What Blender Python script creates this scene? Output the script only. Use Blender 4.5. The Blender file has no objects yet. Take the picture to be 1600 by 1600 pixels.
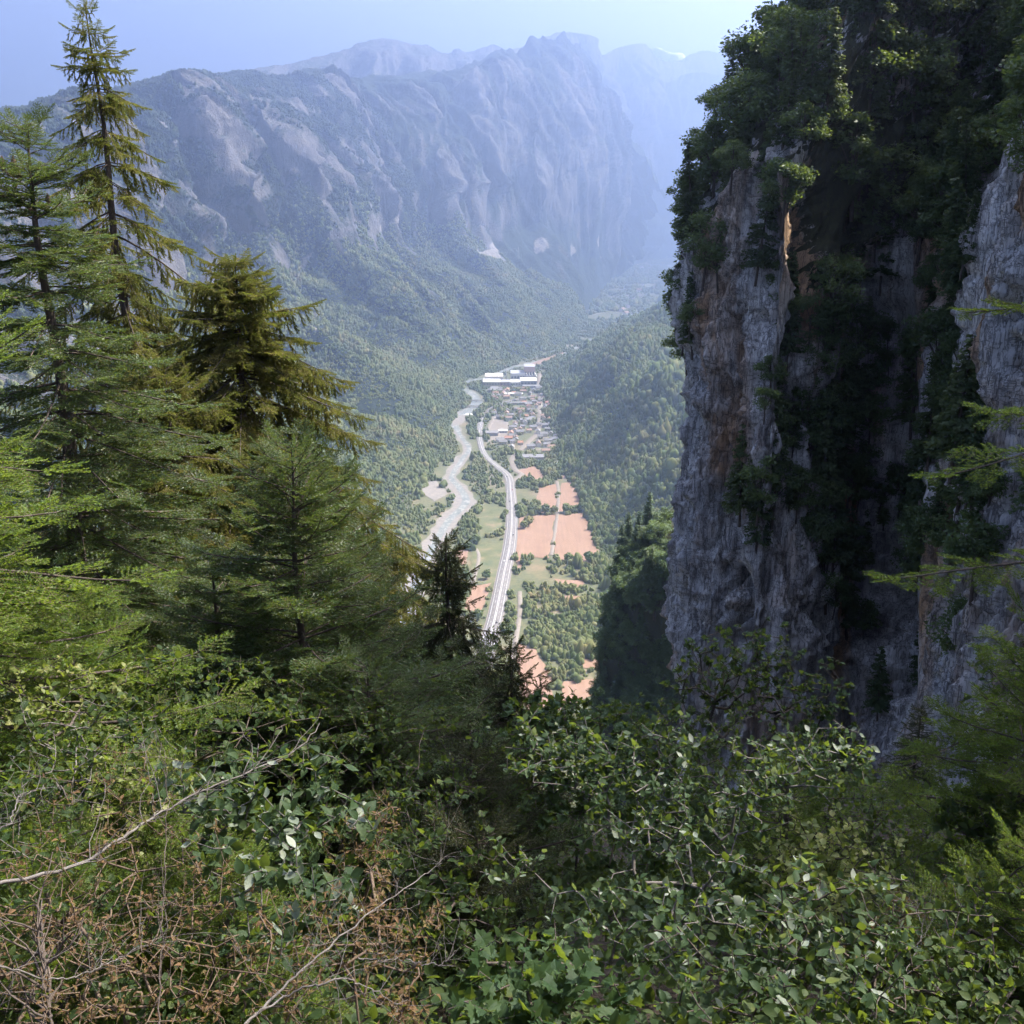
import bpy, bmesh, math, random
import numpy as np
from mathutils import Vector, Matrix

random.seed(7)
RNG = np.random.default_rng(7)
scene = bpy.context.scene
COL = scene.collection

# ------------------------------------------------------------------ camera, sky, sun, exposure
CAM_Z = 500.0
PITCH = math.radians(16.3)
FPX = 1604.0                                    # focal length in pixels of a 1600 px frame
cam_data = bpy.data.cameras.new('camera')
cam_data.sensor_width = 36.0
cam_data.sensor_height = 36.0
cam_data.lens = 36.0 * FPX / 1600.0
cam_data.clip_start = 0.1
cam_data.clip_end = 60000.0
cam = bpy.data.objects.new('camera', cam_data)
COL.objects.link(cam)
cam.location = (0, 0, CAM_Z)
cam.rotation_euler = (math.pi / 2 - PITCH, 0, 0)
scene.camera = cam

SUN_AZ = math.radians(65.0)                     # clockwise from the viewing direction (+Y)
SUN_EL = math.radians(51.0)
SUN_DIR = Vector((math.sin(SUN_AZ) * math.cos(SUN_EL), math.cos(SUN_AZ) * math.cos(SUN_EL), math.sin(SUN_EL)))
world = bpy.data.worlds.new('World')
scene.world = world
world.use_nodes = True
wn = world.node_tree
sky = wn.nodes.new('ShaderNodeTexSky')
sky.sky_type = 'NISHITA'
sky.sun_disc = False
sky.sun_elevation = SUN_EL
sky.sun_rotation = SUN_AZ
sky.altitude = 1000
sky.air_density = 0.4
sky.dust_density = 9.0
sky.ozone_density = 1.0
bg = wn.nodes['Background']
bg.inputs['Strength'].default_value = 0.15
wn.links.new(sky.outputs['Color'], bg.inputs['Color'])

sun_data = bpy.data.lights.new('sun', 'SUN')
sun_data.energy = 5.0
sun_data.angle = math.radians(0.53)
sun_data.color = (1.0, 0.93, 0.82)
sun = bpy.data.objects.new('sun', sun_data)
COL.objects.link(sun)
sun.rotation_euler = SUN_DIR.to_track_quat('Z', 'Y').to_euler()
sun.location = (0, 0, 3000)

scene.view_settings.view_transform = 'Standard'
scene.view_settings.look = 'None'
scene.view_settings.gamma = 1.0
scene.view_settings.exposure = 1.85
scene.view_settings.use_curve_mapping = False
scene.cycles.max_bounces = 5
scene.cycles.diffuse_bounces = 2
scene.cycles.glossy_bounces = 2
scene.cycles.transmission_bounces = 2
scene.cycles.transparent_max_bounces = 8
scene.cycles.volume_bounces = 1
scene.cycles.use_denoising = True
scene.cycles.adaptive_threshold = 0.03
scene.cycles.sample_clamp_indirect = 6.0

HAZE_DENSITY = 1.95e-4

# ------------------------------------------------------------------ helpers
def tag(o, label=None, cat=None, group=None, kind=None):
    if label: o['label'] = label
    if cat: o['category'] = cat
    if group: o['group'] = group
    if kind: o['kind'] = kind
    return o

def ray(px, py):
    cx = (px - 800.0) / FPX; cy = (800.0 - py) / FPX
    d = np.array([cx, math.cos(PITCH) + cy * math.sin(PITCH), -math.sin(PITCH) + cy * math.cos(PITCH)])
    return d / np.linalg.norm(d)
def ground(px, py, z=0.0):                      # point of a level plane seen at a picture position
    d = ray(px, py)
    t = (z - CAM_Z) / d[2]
    return np.array([d[0] * t, d[1] * t, z])
def at(px, py, dist):                           # point at a straight distance from the camera
    return np.array([0, 0, CAM_Z]) + ray(px, py) * dist
def project(P):
    P = np.asarray(P, float)
    x = P[..., 0]; y = P[..., 1]; z = P[..., 2] - CAM_Z
    f = y * math.cos(PITCH) - z * math.sin(PITCH)
    u = y * math.sin(PITCH) + z * math.cos(PITCH)
    return 800 + FPX * x / f, 800 - FPX * u / f, f

def mesh_obj(name, verts, faces, material=None, parent=None, smooth=True, link=True, uniform=None):
    me = bpy.data.meshes.new(name)
    verts = np.asarray(verts, dtype=np.float32).reshape(-1, 3)
    if uniform:                                  # faces is an (n, uniform) int array: fast path
        f = np.asarray(faces, dtype=np.int32).reshape(-1, uniform)
        me.vertices.add(len(verts)); me.vertices.foreach_set('co', verts.ravel())
        me.loops.add(f.size); me.loops.foreach_set('vertex_index', f.ravel())
        me.polygons.add(len(f))
        me.polygons.foreach_set('loop_start', np.arange(0, f.size, uniform, dtype=np.int32))
        me.update(calc_edges=True)
        me.validate()
    else:
        me.from_pydata([tuple(v) for v in verts.tolist()], [], faces)
    if smooth:
        me.polygons.foreach_set('use_smooth', np.ones(len(me.polygons), dtype=bool))
    if material:
        me.materials.append(material)
    o = bpy.data.objects.new(name, me)
    if link: COL.objects.link(o)
    if parent: o.parent = parent
    return o
def empty(name, loc, rz=0.0):
    o = bpy.data.objects.new(name, None)
    o.empty_display_size = 0.2
    COL.objects.link(o)
    o.location = loc; o.rotation_euler = (0, 0, rz)
    return o
def grid_faces(n, m):                            # n rows of m vertices
    i = np.arange(n - 1)[:, None] * m + np.arange(m - 1)[None, :]
    return np.stack([i, i + 1, i + 1 + m, i + m], -1).reshape(-1, 4)
def attr(o, name, vals):
    a = o.data.attributes.new(name, 'FLOAT', 'POINT')
    a.data.foreach_set('value', np.asarray(vals, np.float32).ravel())

# gradient noise
def _h(ix, iy, iz, s):
    h = (ix.astype(np.uint32) * np.uint32(374761393) + iy.astype(np.uint32) * np.uint32(668265263)
         + iz.astype(np.uint32) * np.uint32(2147483647 - 1274126177) + np.uint32(s) * np.uint32(974634777))
    h = (h ^ (h >> np.uint32(13))) * np.uint32(1274126177)
    return h ^ (h >> np.uint32(16))
np.seterr(over='ignore')
def noise(x, y, z=0.0, seed=0):
    x, y, z = np.broadcast_arrays(np.asarray(x, np.float64), np.asarray(y, np.float64), np.asarray(z, np.float64))
    xi = np.floor(x).astype(np.int64); yi = np.floor(y).astype(np.int64); zi = np.floor(z).astype(np.int64)
    fx = x - xi; fy = y - yi; fz = z - zi
    u = fx * fx * fx * (fx * (fx * 6 - 15) + 10); v = fy * fy * fy * (fy * (fy * 6 - 15) + 10)
    w = fz * fz * fz * (fz * (fz * 6 - 15) + 10)
    out = 0
    for a in (0, 1):
        for b in (0, 1):
            for c in (0, 1):
                h = _h((xi + a) & 0xffffffff, (yi + b) & 0xffffffff, (zi + c) & 0xffffffff, seed)
                gx = (h & np.uint32(1023)).astype(np.float64) / 511.5 - 1
                gy = ((h >> np.uint32(10)) & np.uint32(1023)).astype(np.float64) / 511.5 - 1
                gz = ((h >> np.uint32(20)) & np.uint32(1023)).astype(np.float64) / 511.5 - 1
                wgt = (u if a else 1 - u) * (v if b else 1 - v) * (w if c else 1 - w)
                out = out + wgt * (gx * (fx - a) + gy * (fy - b) + gz * (fz - c))
    return out * 1.25
def fbm(x, y, z=0.0, oct=5, seed=0, gain=0.5, lac=2.03):
    r = 0; a = 1.0
    for i in range(oct):
        r = r + a * noise(x, y, z, seed + i * 17)
        x = x * lac + 13.7; y = y * lac + 7.1; z = z * lac + 3.3; a *= gain
    return r
def ridged(x, y, z=0.0, oct=4, seed=0, gain=0.5, lac=2.03):
    r = 0; a = 1.0
    for i in range(oct):
        r = r + a * (1 - 2.2 * np.abs(noise(x, y, z, seed + i * 17)))
        x = x * lac + 5.7; y = y * lac + 9.1; z = z * lac + 2.3; a *= gain
    return r
def sstep(a, b, x):
    t = np.clip((x - a) / (b - a), 0, 1)
    return t * t * (3 - 2 * t)

# ------------------------------------------------------------------ material helpers
class NT:
    def __init__(self, name):
        self.m = bpy.data.materials.new(name)
        self.m.use_nodes = True
        self.t = self.m.node_tree
        self.b = self.t.nodes['Principled BSDF']
        self.out = self.t.nodes['Material Output']
        self.b.inputs['Roughness'].default_value = 0.85
        self.b.inputs['Specular IOR Level'].default_value = 0.25
    def n(self, typ, **kw):
        nd = self.t.nodes.new(typ)
        for k, v in kw.items(): setattr(nd, k, v)
        return nd
    def l(self, a, b): self.t.links.new(a, b)
    def coords(self, scale=(1, 1, 1), kind='Object'):
        tc = self.n('ShaderNodeTexCoord'); mp = self.n('ShaderNodeMapping')
        mp.inputs['Scale'].default_value = scale
        self.l(tc.outputs[kind], mp.inputs['Vector'])
        return mp.outputs['Vector']
    def noise(self, vec, scale, detail=4, rough=0.55, dist=0.0):
        nd = self.n('ShaderNodeTexNoise')
        nd.inputs['Scale'].default_value = scale; nd.inputs['Detail'].default_value = detail
        nd.inputs['Roughness'].default_value = rough; nd.inputs['Distortion'].default_value = dist
        if vec is not None: self.l(vec, nd.inputs['Vector'])
        return nd.outputs['Fac']
    def ramp(self, fac, stops):
        nd = self.n('ShaderNodeValToRGB')
        el = nd.color_ramp.elements
        while len(el) < len(stops): el.new(0.5)
        for e, (p, c) in zip(el, stops):
            e.position = p; e.color = (*c, 1) if len(c) == 3 else c
        self.l(fac, nd.inputs['Fac'])
        return nd.outputs['Color']
    def mix(self, fac, a, b, mode='MIX'):
        nd = self.n('ShaderNodeMix', data_type='RGBA', blend_type=mode)
        for s, v in ((nd.inputs[0], fac), (nd.inputs[6], a), (nd.inputs[7], b)):
            if isinstance(v, (int, float)): s.default_value = v
            elif isinstance(v, tuple): s.default_value = (*v, 1)
            else: self.l(v, s)
        return nd.outputs[2]
    def math(self, op, a, b=0.0, clamp=False):
        nd = self.n('ShaderNodeMath', operation=op, use_clamp=clamp)
        for s, v in ((nd.inputs[0], a), (nd.inputs[1], b)):
            if isinstance(v, (int, float)): s.default_value = v
            else: self.l(v, s)
        return nd.outputs[0]
    def attr(self, name):
        return self.n('ShaderNodeAttribute', attribute_name=name).outputs['Fac']
    def random(self):
        return self.n('ShaderNodeObjectInfo').outputs['Random']
    def color(self, c):
        if isinstance(c, tuple): self.b.inputs['Base Color'].default_value = (*c, 1)
        else: self.l(c, self.b.inputs['Base Color'])
    def bump(self, h, strength=0.5, dist=1.0):
        nd = self.n('ShaderNodeBump')
        nd.inputs['Strength'].default_value = strength; nd.inputs['Distance'].default_value = dist
        self.l(h, nd.inputs['Height']); self.l(nd.outputs['Normal'], self.b.inputs['Normal'])

def leaf_material(name, stops, trans=0.35, rough=0.5, spec=0.35, nscale=1.5, wide=False):
    """Foliage: diffuse + translucent, tint per instance and by position."""
    k = NT(name)
    r = k.random()
    if wide:
        gp = k.n('ShaderNodeNewGeometry').outputs['Position']
        nz = k.math('ADD', k.math('MULTIPLY', k.noise(gp, 0.006, 4, 0.6), 0.9), k.math('MULTIPLY', k.noise(gp, 0.045, 2), 0.35))
        f = k.math('ADD', k.math('MULTIPLY', r, 0.42), k.math('SUBTRACT', k.math('MULTIPLY', nz, 0.95), 0.28))
    else:
        nz = k.noise(k.coords(), nscale, 3)
        f = k.math('ADD', k.math('MULTIPLY', r, 0.55), k.math('MULTIPLY', nz, 0.5))
    c = k.ramp(f, stops)
    k.color(c)
    k.b.inputs['Roughness'].default_value = rough
    k.b.inputs['Specular IOR Level'].default_value = spec
    tr = k.n('ShaderNodeBsdfTranslucent')
    tc = k.mix(0.55, c, (0.32, 0.42, 0.05), 'MIX')
    hs = k.mix(1.0, tc, (1.0, 1.0, 0.75), 'MULTIPLY')
    k.l(hs, tr.inputs['Color'])
    mx = k.n('ShaderNodeMixShader'); mx.inputs[0].default_value = trans
    k.l(k.b.outputs[0], mx.inputs[1]); k.l(tr.outputs[0], mx.inputs[2]); k.l(mx.outputs[0], k.out.inputs['Surface'])
    return k.m

# ------------------------------------------------------------------ instance scatter (foliage as stuff)
def euler_from_axes(X, Z):
    X = X / (np.linalg.norm(X, axis=1, keepdims=True) + 1e-9)
    Z = Z - X * (X * Z).sum(1, keepdims=True)
    Z = Z / (np.linalg.norm(Z, axis=1, keepdims=True) + 1e-9)
    Y = np.cross(Z, X)
    ey = np.arcsin(np.clip(-X[:, 2], -1, 1))
    ex = np.arctan2(Y[:, 2], Z[:, 2])
    ez = np.arctan2(X[:, 1], X[:, 0])
    return np.stack([ex, ey, ez], 1)
_groups = {}
def proto_set(key, objs):
    c = bpy.data.collections.new(key)
    for o in objs: c.objects.link(o)
    ng = bpy.data.node_groups.new(key, 'GeometryNodeTree')
    ng.interface.new_socket('Geometry', in_out='INPUT', socket_type='NodeSocketGeometry')
    ng.interface.new_socket('Geometry', in_out='OUTPUT', socket_type='NodeSocketGeometry')
    gi = ng.nodes.new('NodeGroupInput'); go = ng.nodes.new('NodeGroupOutput')
    ip = ng.nodes.new('GeometryNodeInstanceOnPoints')
    ci = ng.nodes.new('GeometryNodeCollectionInfo')
    ci.inputs['Collection'].default_value = c
    ci.inputs['Separate Children'].default_value = True
    ci.inputs['Reset Children'].default_value = True
    def na(nm, dt):
        a = ng.nodes.new('GeometryNodeInputNamedAttribute'); a.data_type = dt; a.inputs['Name'].default_value = nm
        return a.outputs['Attribute']
    ip.inputs['Pick Instance'].default_value = True
    L = ng.links.new
    L(gi.outputs[0], ip.inputs['Points']); L(ci.outputs[0], ip.inputs['Instance'])
    L(na('idx', 'INT'), ip.inputs['Instance Index'])
    L(na('rot', 'FLOAT_VECTOR'), ip.inputs['Rotation']); L(na('scl', 'FLOAT_VECTOR'), ip.inputs['Scale'])
    L(ip.outputs[0], go.inputs[0])
    _groups[key] = (ng, len(objs))
def scatter(name, key, P, rot, scl, idx=None, parent=None, kind='stuff'):
    ng, n = _groups[key]
    P = np.asarray(P, np.float32); N = len(P)
    scl = np.asarray(scl, np.float32)
    if scl.ndim == 1: scl = np.repeat(scl[:, None], 3, 1)
    if idx is None: idx = RNG.integers(0, n, N)
    me = bpy.data.meshes.new(name)
    me.vertices.add(N); me.vertices.foreach_set('co', P.ravel())
    for nm, ty, v, key2 in (('rot', 'FLOAT_VECTOR', rot, 'vector'), ('scl', 'FLOAT_VECTOR', scl, 'vector')):
        a = me.attributes.new(nm, ty, 'POINT'); a.data.foreach_set(key2, np.asarray(v, np.float32).ravel())
    a = me.attributes.new('idx', 'INT', 'POINT'); a.data.foreach_set('value', np.asarray(idx, np.int32))
    o = bpy.data.objects.new(name, me)
    COL.objects.link(o)
    md = o.modifiers.new('scatter', 'NODES'); md.node_group = ng
    if parent: o.parent = parent
    if kind: o['kind'] = kind
    return o

# ------------------------------------------------------------------ materials of the wide landscape
def mountain_material(name, forest, forest2, rock, rock2, scale):
    k = NT(name)
    co = k.coords()
    rk = k.attr('rock')
    n1 = k.noise(co, 0.012 * scale, 6, 0.62)
    n2 = k.noise(k.coords((1, 1, 0.22)), 0.03 * scale, 6, 0.65, 0.5)
    n3 = k.noise(co, 0.09 * scale, 5, 0.65)
    f = k.math('ADD', rk, k.math('MULTIPLY', k.math('SUBTRACT', n3, 0.5), 1.1))
    f = k.math('ADD', f, k.math('MULTIPLY', k.math('SUBTRACT', n1, 0.5), 0.5))
    fac = k.ramp(f, [(0.40, (0, 0, 0)), (0.62, (1, 1, 1))])
    rc = k.ramp(n2, [(0.28, rock2), (0.5, rock), (0.72, tuple(min(1, c * 1.25) for c in rock))])
    fc = k.ramp(n3, [(0.3, forest), (0.7, forest2)])
    c = k.mix(fac, fc, rc)
    sc = k.attr('scree')
    c = k.mix(k.ramp(k.math('ADD', sc, k.math('MULTIPLY', k.math('SUBTRACT', n3, 0.5), 0.7)), [(0.45, (0, 0, 0)), (0.6, (1, 1, 1))]), c, (0.30, 0.27, 0.24))
    k.color(c)
    k.b.inputs['Roughness'].default_value = 0.95
    k.b.inputs['Specular IOR Level'].default_value = 0.1
    k.bump(k.math('ADD', k.math('MULTIPLY', n3, 0.6), n2), 0.9, 14.0 / scale)
    return k.m
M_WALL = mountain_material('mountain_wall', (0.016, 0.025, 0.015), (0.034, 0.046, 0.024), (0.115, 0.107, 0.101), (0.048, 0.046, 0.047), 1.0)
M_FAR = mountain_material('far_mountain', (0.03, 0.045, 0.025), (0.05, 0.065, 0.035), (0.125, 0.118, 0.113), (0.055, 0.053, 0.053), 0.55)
k = NT('snow_peak')
nz = k.noise(k.coords((1, 1, 0.4)), 0.004, 6, 0.6)
k.color(k.mix(k.ramp(k.math('ADD', k.attr('rock'), k.math('SUBTRACT', nz, 0.5)), [(0.45, (0, 0, 0)), (0.55, (1, 1, 1))]), (0.25, 0.23, 0.22), (0.85, 0.87, 0.9)))
M_SNOW = k.m

# ------------------------------------------------------------------ lofted mountains
def resample(pts, n, w=None):
    pts = np.asarray(pts, float)
    s = np.linspace(0, len(pts) - 1, n)
    if w is not None: s = w
    i = np.clip(np.floor(s).astype(int), 0, len(pts) - 2); f = (s - i)[:, None]
    p0 = pts[np.maximum(i - 1, 0)]; p1 = pts[i]; p2 = pts[i + 1]; p3 = pts[np.minimum(i + 2, len(pts) - 1)]
    m1 = (p2 - p0) * 0.5; m2 = (p3 - p1) * 0.5       # Catmull-Rom
    f2 = f * f; f3 = f2 * f
    return (2 * f3 - 3 * f2 + 1) * p1 + (f3 - 2 * f2 + f) * m1 + (-2 * f3 + 3 * f2) * p2 + (f3 - f2) * m2
def normals_of(P):
    ds = np.gradient(P, axis=0); dt = np.gradient(P, axis=1)
    n = np.cross(ds, dt)
    n /= np.linalg.norm(n, axis=-1, keepdims=True) + 1e-9
    n *= np.sign(n[..., 2:3] + 1e-9)
    return n
def loft(foot, ridge, ns, nt, prof_a, prof_b, wv=0.0):
    F = resample(foot, ns); R = resample(ridge, ns)
    t = np.linspace(0, 1, nt)
    s_ = np.arange(ns)[:, None] / ns
    tt = t[None, :] + wv * fbm(s_ * 9, t[None, :] * 2.2, 4.4, 3, 33) * np.sin(np.pi * np.clip(t[None, :] / .91, 0, 1))
    a = np.interp(tt, np.linspace(0, 1, len(prof_a)), prof_a)
    b = np.interp(t[None, :] + 0 * s_, np.linspace(0, 1, len(prof_b)), prof_b)
    P = F[:, None, :] * (1 - a)[..., None] + R[:, None, :] * a[..., None]
    P[..., 2] = F[:, None, 2] + (R[:, None, 2] - F[:, None, 2]) * b
    return P, t
def smooth1(x, n):
    for _ in range(n): x = np.concatenate([x[:1], (x[:-2] + 2 * x[1:-1] + x[2:]) / 4, x[-1:]])
    return x

# --- near left wall of the valley
FOOT_L = [(-230, 300, -5), (-215, 650, -5), ground(560, 1010), ground(612, 850), ground(652, 780), ground(694, 705), ground(716, 640),
          ground(728, 597), ground(760, 577), ground(830, 560), ground(884, 536), ground(912, 505), ground(930, 472), ground(950, 446), ground(975, 426)]
RIDGE_L = [(-1750, 900, 820), (-1720, 1400, 850), at(-700, 215, 2500), at(-260, 205, 3000), at(0, 172, 3600), at(140, 148, 4100), at(262, 112, 4600),
           at(372, 99, 5150), at(455, 114, 5500), at(575, 112, 5900), at(680, 104, 6300), at(790, 76, 6700), at(895, 56, 7100), at(950, 150, 7600), at(1035, 290, 8300)]
FOOT_L = [np.asarray(p, float) for p in FOOT_L]
for p in FOOT_L: p[2] = -6
ta = np.array([0, .13, .27, .40, .52, .60, .66, .72, .80, .89, 1.0, 1.12])
tb = np.array([0, .06, .13, .20, .29, .41, .55, .70, .84, .94, 1.0, 0.93])
PL, tL = loft(FOOT_L, RIDGE_L, 900, 430, ta, tb, 0.16)
NL = normals_of(PL)
S = np.cumsum(np.r_[0, np.linalg.norm(np.diff(PL[:, 200, :], axis=0), axis=1)])[:, None] * np.ones((1, PL.shape[1]))
T = tL[None, :] * np.ones((PL.shape[0], 1))
env = sstep(0.0, 0.25, T) * (1 - 0.80 * sstep(0.74, 0.90, T))
warp = 120 * fbm(S / 900, T * 3.0, 0.3, 4, 3) + 620 * T
gul = ridged((S + warp) / 620, T * 0.9, 1.7, 3, 5); gul -= gul.mean()                 # large ribs running downhill
gul2 = ridged((S + 1.6 * warp) / 210, T * 1.7, 4.2, 4, 9)
crag = fbm(PL[..., 0] / 170, PL[..., 1] / 170, PL[..., 2] / 260, 6, 21)
cliff_env = sstep(0.36, 0.52, T) * (1 - sstep(0.78, 0.90, T))
gul3 = ridged((S + 1.3 * warp) / 85, T * 3.4, 7.7, 4, 13)
fine = fbm(S / 26, PL[..., 2] / 60, 0.0, 4, 15)
disp = env * (135 * gul + (46 * gul2 + 18 * gul3 + 9 * fine) * (0.25 + cliff_env) + 20 * crag * (0.4 + cliff_env)) + 5 * crag
terr = fbm(S / 300, PL[..., 2] / 55, 0.0, 4, 31)
disp += cliff_env * 9 * terr
keep = sstep(0.0, 0.05, T)
PL = PL + NL * (disp * keep)[..., None]
PL[..., 2] -= 22 * sstep(0.6, 0.9, T)
sfrac = np.linspace(0, 1, PL.shape[0])[:, None]
PL[..., 2] += (66 * (ridged(S / 260, T * 0.5, 6.6, 4, 35) - 1.1) + 18 * fbm(S / 60, T * 2, 2.6, 4, 37)) * sstep(0.72, 0.88, T) * sstep(0.66, 0.78, sfrac)
# keep the skyline close to the drawn ridge
NL = normals_of(PL)
slope = NL[..., 2]
zr = PL[..., 2]
cz = sstep(0.26, 0.50, T + 0.16 * gul + 0.10 * crag + 0.20 * fbm(S / 520, T * 2, 8.8, 3, 39)) * (1 - sstep(0.70, 0.83, T + 0.04 * crag))
streak = fbm((S + 1.3 * warp) / 48, T * 7, 3.1, 5, 77)
patchy = fbm(S / 170, T * 10, 1.1, 4, 78)
rockL = 0.12 + 0.35 * cz + (0.85 * streak + 0.55 * patchy) * (0.45 + 0.55 * cz) + 0.30 * sstep(0.62, 0.38, slope) * (0.2 + 0.8 * cz)
rockL -= 0.34 * sstep(0.25, -0.35, gul) * sstep(0.2, 0.35, T) + 0.25 * sstep(0.74, 0.84, T) * (1 - .8 * sstep(.60, .74, np.linspace(0, 1, PL.shape[0])[:, None]))  # less rock in gullies: forest, thickened to deepen the recess shade
screeL = 0.62 * sstep(0.35, 0.6, fbm(S / 210, T * 9, 2.2, 3, 41)) * sstep(0.1, 0.2, T) * (1 - sstep(0.40, 0.5, T)) 
wall = mesh_obj('mountain', PL.reshape(-1, 3), grid_faces(*PL.shape[:2]), M_WALL, uniform=4)
attr(wall, 'rock', rockL); attr(wall, 'scree', screeL)
tag(wall, 'steep grey rock wall with forested foot on the left side of the valley', 'mountain', kind='structure')

# --- high massif behind, along the bend of the valley
FOOT_B = [(-900, 5600, -8), (-300, 5500, -8), ground(880, 505), ground(918, 470), ground(940, 446), ground(962, 428), ground(1000, 414), ground(1060, 404), ground(1180, 398)]
RIDGE_B = [at(330, 118, 6900), at(455, 98, 7300), at(545, 74, 7600), at(600, 63, 7800), at(660, 66, 8000), at(692, 80, 8100), at(712, 73, 8200), at(732, 82, 8300), at(770, 66, 8400), at(798, 76, 8500),
           at(830, 61, 8700), at(868, 53, 8900), at(900, 50, 9000), at(928, 58, 9200), at(940, 84, 9500), at(966, 74, 10000), at(1000, 66, 10300), at(1022, 84, 10600), at(1050, 98, 10900), at(1090, 84, 11200), at(1180, 90, 11600)]
FOOT_B = resample([np.asarray(p, float) * (1, 1, 0) - (0, 0, 8) for p in FOOT_B], len(RIDGE_B))
tb2a = np.array([0, .16, .32, .46, .57, .66, .74, .82, .90, 1.0, 1.1])
tb2b = np.array([0, .07, .16, .27, .40, .53, .65, .77, .90, 1.0, 0.9])
PB, tB = loft(FOOT_B, RIDGE_B, 460, 260, tb2a, tb2b)
NB = normals_of(PB)
S = np.cumsum(np.r_[0, np.linalg.norm(np.diff(PB[:, 150, :], axis=0), axis=1)])[:, None] * np.ones((1, PB.shape[1]))
T = tB[None, :] * np.ones((PB.shape[0], 1))
warp = 260 * fbm(S / 1700, T * 3.0, 0.3, 4, 53)
gul = ridged((S + warp) / 1150, T * 1.0, 1.7, 4, 55)
gul2 = ridged((S + 1.5 * warp) / 420, T * 2.0, 1.7, 4, 57)
crag = fbm(PB[..., 0] / 330, PB[..., 1] / 330, PB[..., 2] / 450, 6, 61)
env = sstep(0.0, 0.2, T) * (1 - 0.90 * sstep(0.74, 0.91, T))
gul -= gul.mean(); gul2 -= gul2.mean()
PB = PB + NB * ((env * (260 * gul + 95 * gul2 + 110 * crag) + 30 * crag * sstep(0, .1, T)))[..., None]
NB = normals_of(PB)
rockB = sstep(0.72, 0.45, NB[..., 2]) * 0.5 * sstep(0.2, 0.5, T) + 0.30 * sstep(0.5, 0.8, T + 0.1 * crag) + 0.2
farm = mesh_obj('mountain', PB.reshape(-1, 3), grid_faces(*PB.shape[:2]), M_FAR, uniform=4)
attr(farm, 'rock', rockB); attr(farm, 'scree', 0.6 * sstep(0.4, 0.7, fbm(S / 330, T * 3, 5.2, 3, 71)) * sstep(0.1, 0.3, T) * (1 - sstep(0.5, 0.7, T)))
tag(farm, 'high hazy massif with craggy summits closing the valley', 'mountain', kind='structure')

# --- snow peak far behind
FS = [np.array([x_, 11900., 0]) for x_ in (700, 1500, 2300, 3300)]
RS = [at(900, 105, 12300), at(960, 100, 12300), at(1000, 92, 12300), at(1024, 71, 12300), at(1040, 76, 12300), at(1062, 80, 12400), at(1085, 98, 12400), at(1130, 110, 12400), at(1240, 100, 12400)]
PS, tS = loft(resample(FS, len(RS)), RS, 140, 60, tb2a, tb2b)
cr = fbm(PS[..., 0] / 400, PS[..., 1] / 400, PS[..., 2] / 500, 6, 81)
PS = PS + normals_of(PS) * (130 * cr * sstep(0, .2, tS)[None, :])[..., None]
snow = mesh_obj('mountain', PS.reshape(-1, 3), grid_faces(*PS.shape[:2]), M_SNOW, uniform=4)
attr(snow, 'rock', sstep(0.72, 0.93, tS[None, :] + 0.1 * cr) * 0.62)
tag(snow, 'distant summit with white snow patches in the haze', 'mountain', kind='structure')

# --- wooded right side of the valley
FOOT_R = [(330, 500), (300, 700), ground(1010, 1120)[:2], ground(950, 1000)[:2], ground(940, 880)[:2], ground(908, 780)[:2], ground(874, 722)[:2], ground(856, 655)[:2], ground(848, 582)[:2]]
FOOT_R = [np.array([p[0], p[1], -4.0]) for p in FOOT_R]
RIDGE_R = [np.array([p[0] + 900 + 15 * i, p[1] + 160 + 35 * i, 430.0]) for i, p in enumerate(FOOT_R)]
RIDGE_R[-1] = np.array([1020, 3720, 405.0])
PR, tR = loft(FOOT_R, RIDGE_R, 260, 160, np.array([0, .25, .5, .75, 1.0]), np.array([0, .22, .49, .77, 1.0]))
NR = normals_of(PR)
S = np.cumsum(np.r_[0, np.linalg.norm(np.diff(PR[:, 60, :], axis=0), axis=1)])[:, None] * np.ones((1, PR.shape[1]))
T = tR[None, :] * np.ones((PR.shape[0], 1))
endk = 1 - sstep(0.90, 1.0, np.linspace(0, 1, PR.shape[0]))[:, None]
PR = PR + NR * ((100 * ridged((S + 70 * fbm(S / 500, T * 3, 0, 3, 91)) / 760, T * 0.7, 0.0, 2, 95) + 40 * ridged(S / 260, T * 1.6, 0.5, 3, 97) - 75) * sstep(0, .25, T) * (0.25 + 0.75 * endk))[..., None]
k = NT('forest_floor')
nz = k.noise(k.coords(), 0.05, 5)
k.color(k.ramp(nz, [(0.3, (0.02, 0.035, 0.015)), (0.7, (0.05, 0.065, 0.03))]))
M_FLOOR = k.m
slope_r = mesh_obj('hillside', PR.reshape(-1, 3), grid_faces(*PR.shape[:2]), M_FLOOR, uniform=4)
tag(slope_r, 'densely wooded slope on the right side of the valley', 'hillside', kind='structure')

# ------------------------------------------------------------------ valley floor
k = NT('valley_grass')
co = k.coords()
n1 = k.noise(co, 0.011, 5, 0.6); n2 = k.noise(co, 0.15, 4)
c = k.ramp(n1, [(0.38, (0.07, 0.09, 0.04)), (0.54, (0.115, 0.115, 0.052)), (0.68, (0.24, 0.17, 0.105))])
k.color(k.mix(0.4, c, k.ramp(n2, [(0.3, (0.05, 0.07, 0.03)), (0.7, (0.22, 0.19, 0.1))])))
M_GRASS = k.m
vf = mesh_obj('ground', [(-20000, 150, 0), (20000, 150, 0), (20000, 13500, 0), (-20000, 13500, 0)], [(0, 1, 2, 3)], M_GRASS, smooth=False)
tag(vf, 'flat grassy floor of the valley', 'ground', kind='structure')

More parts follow.
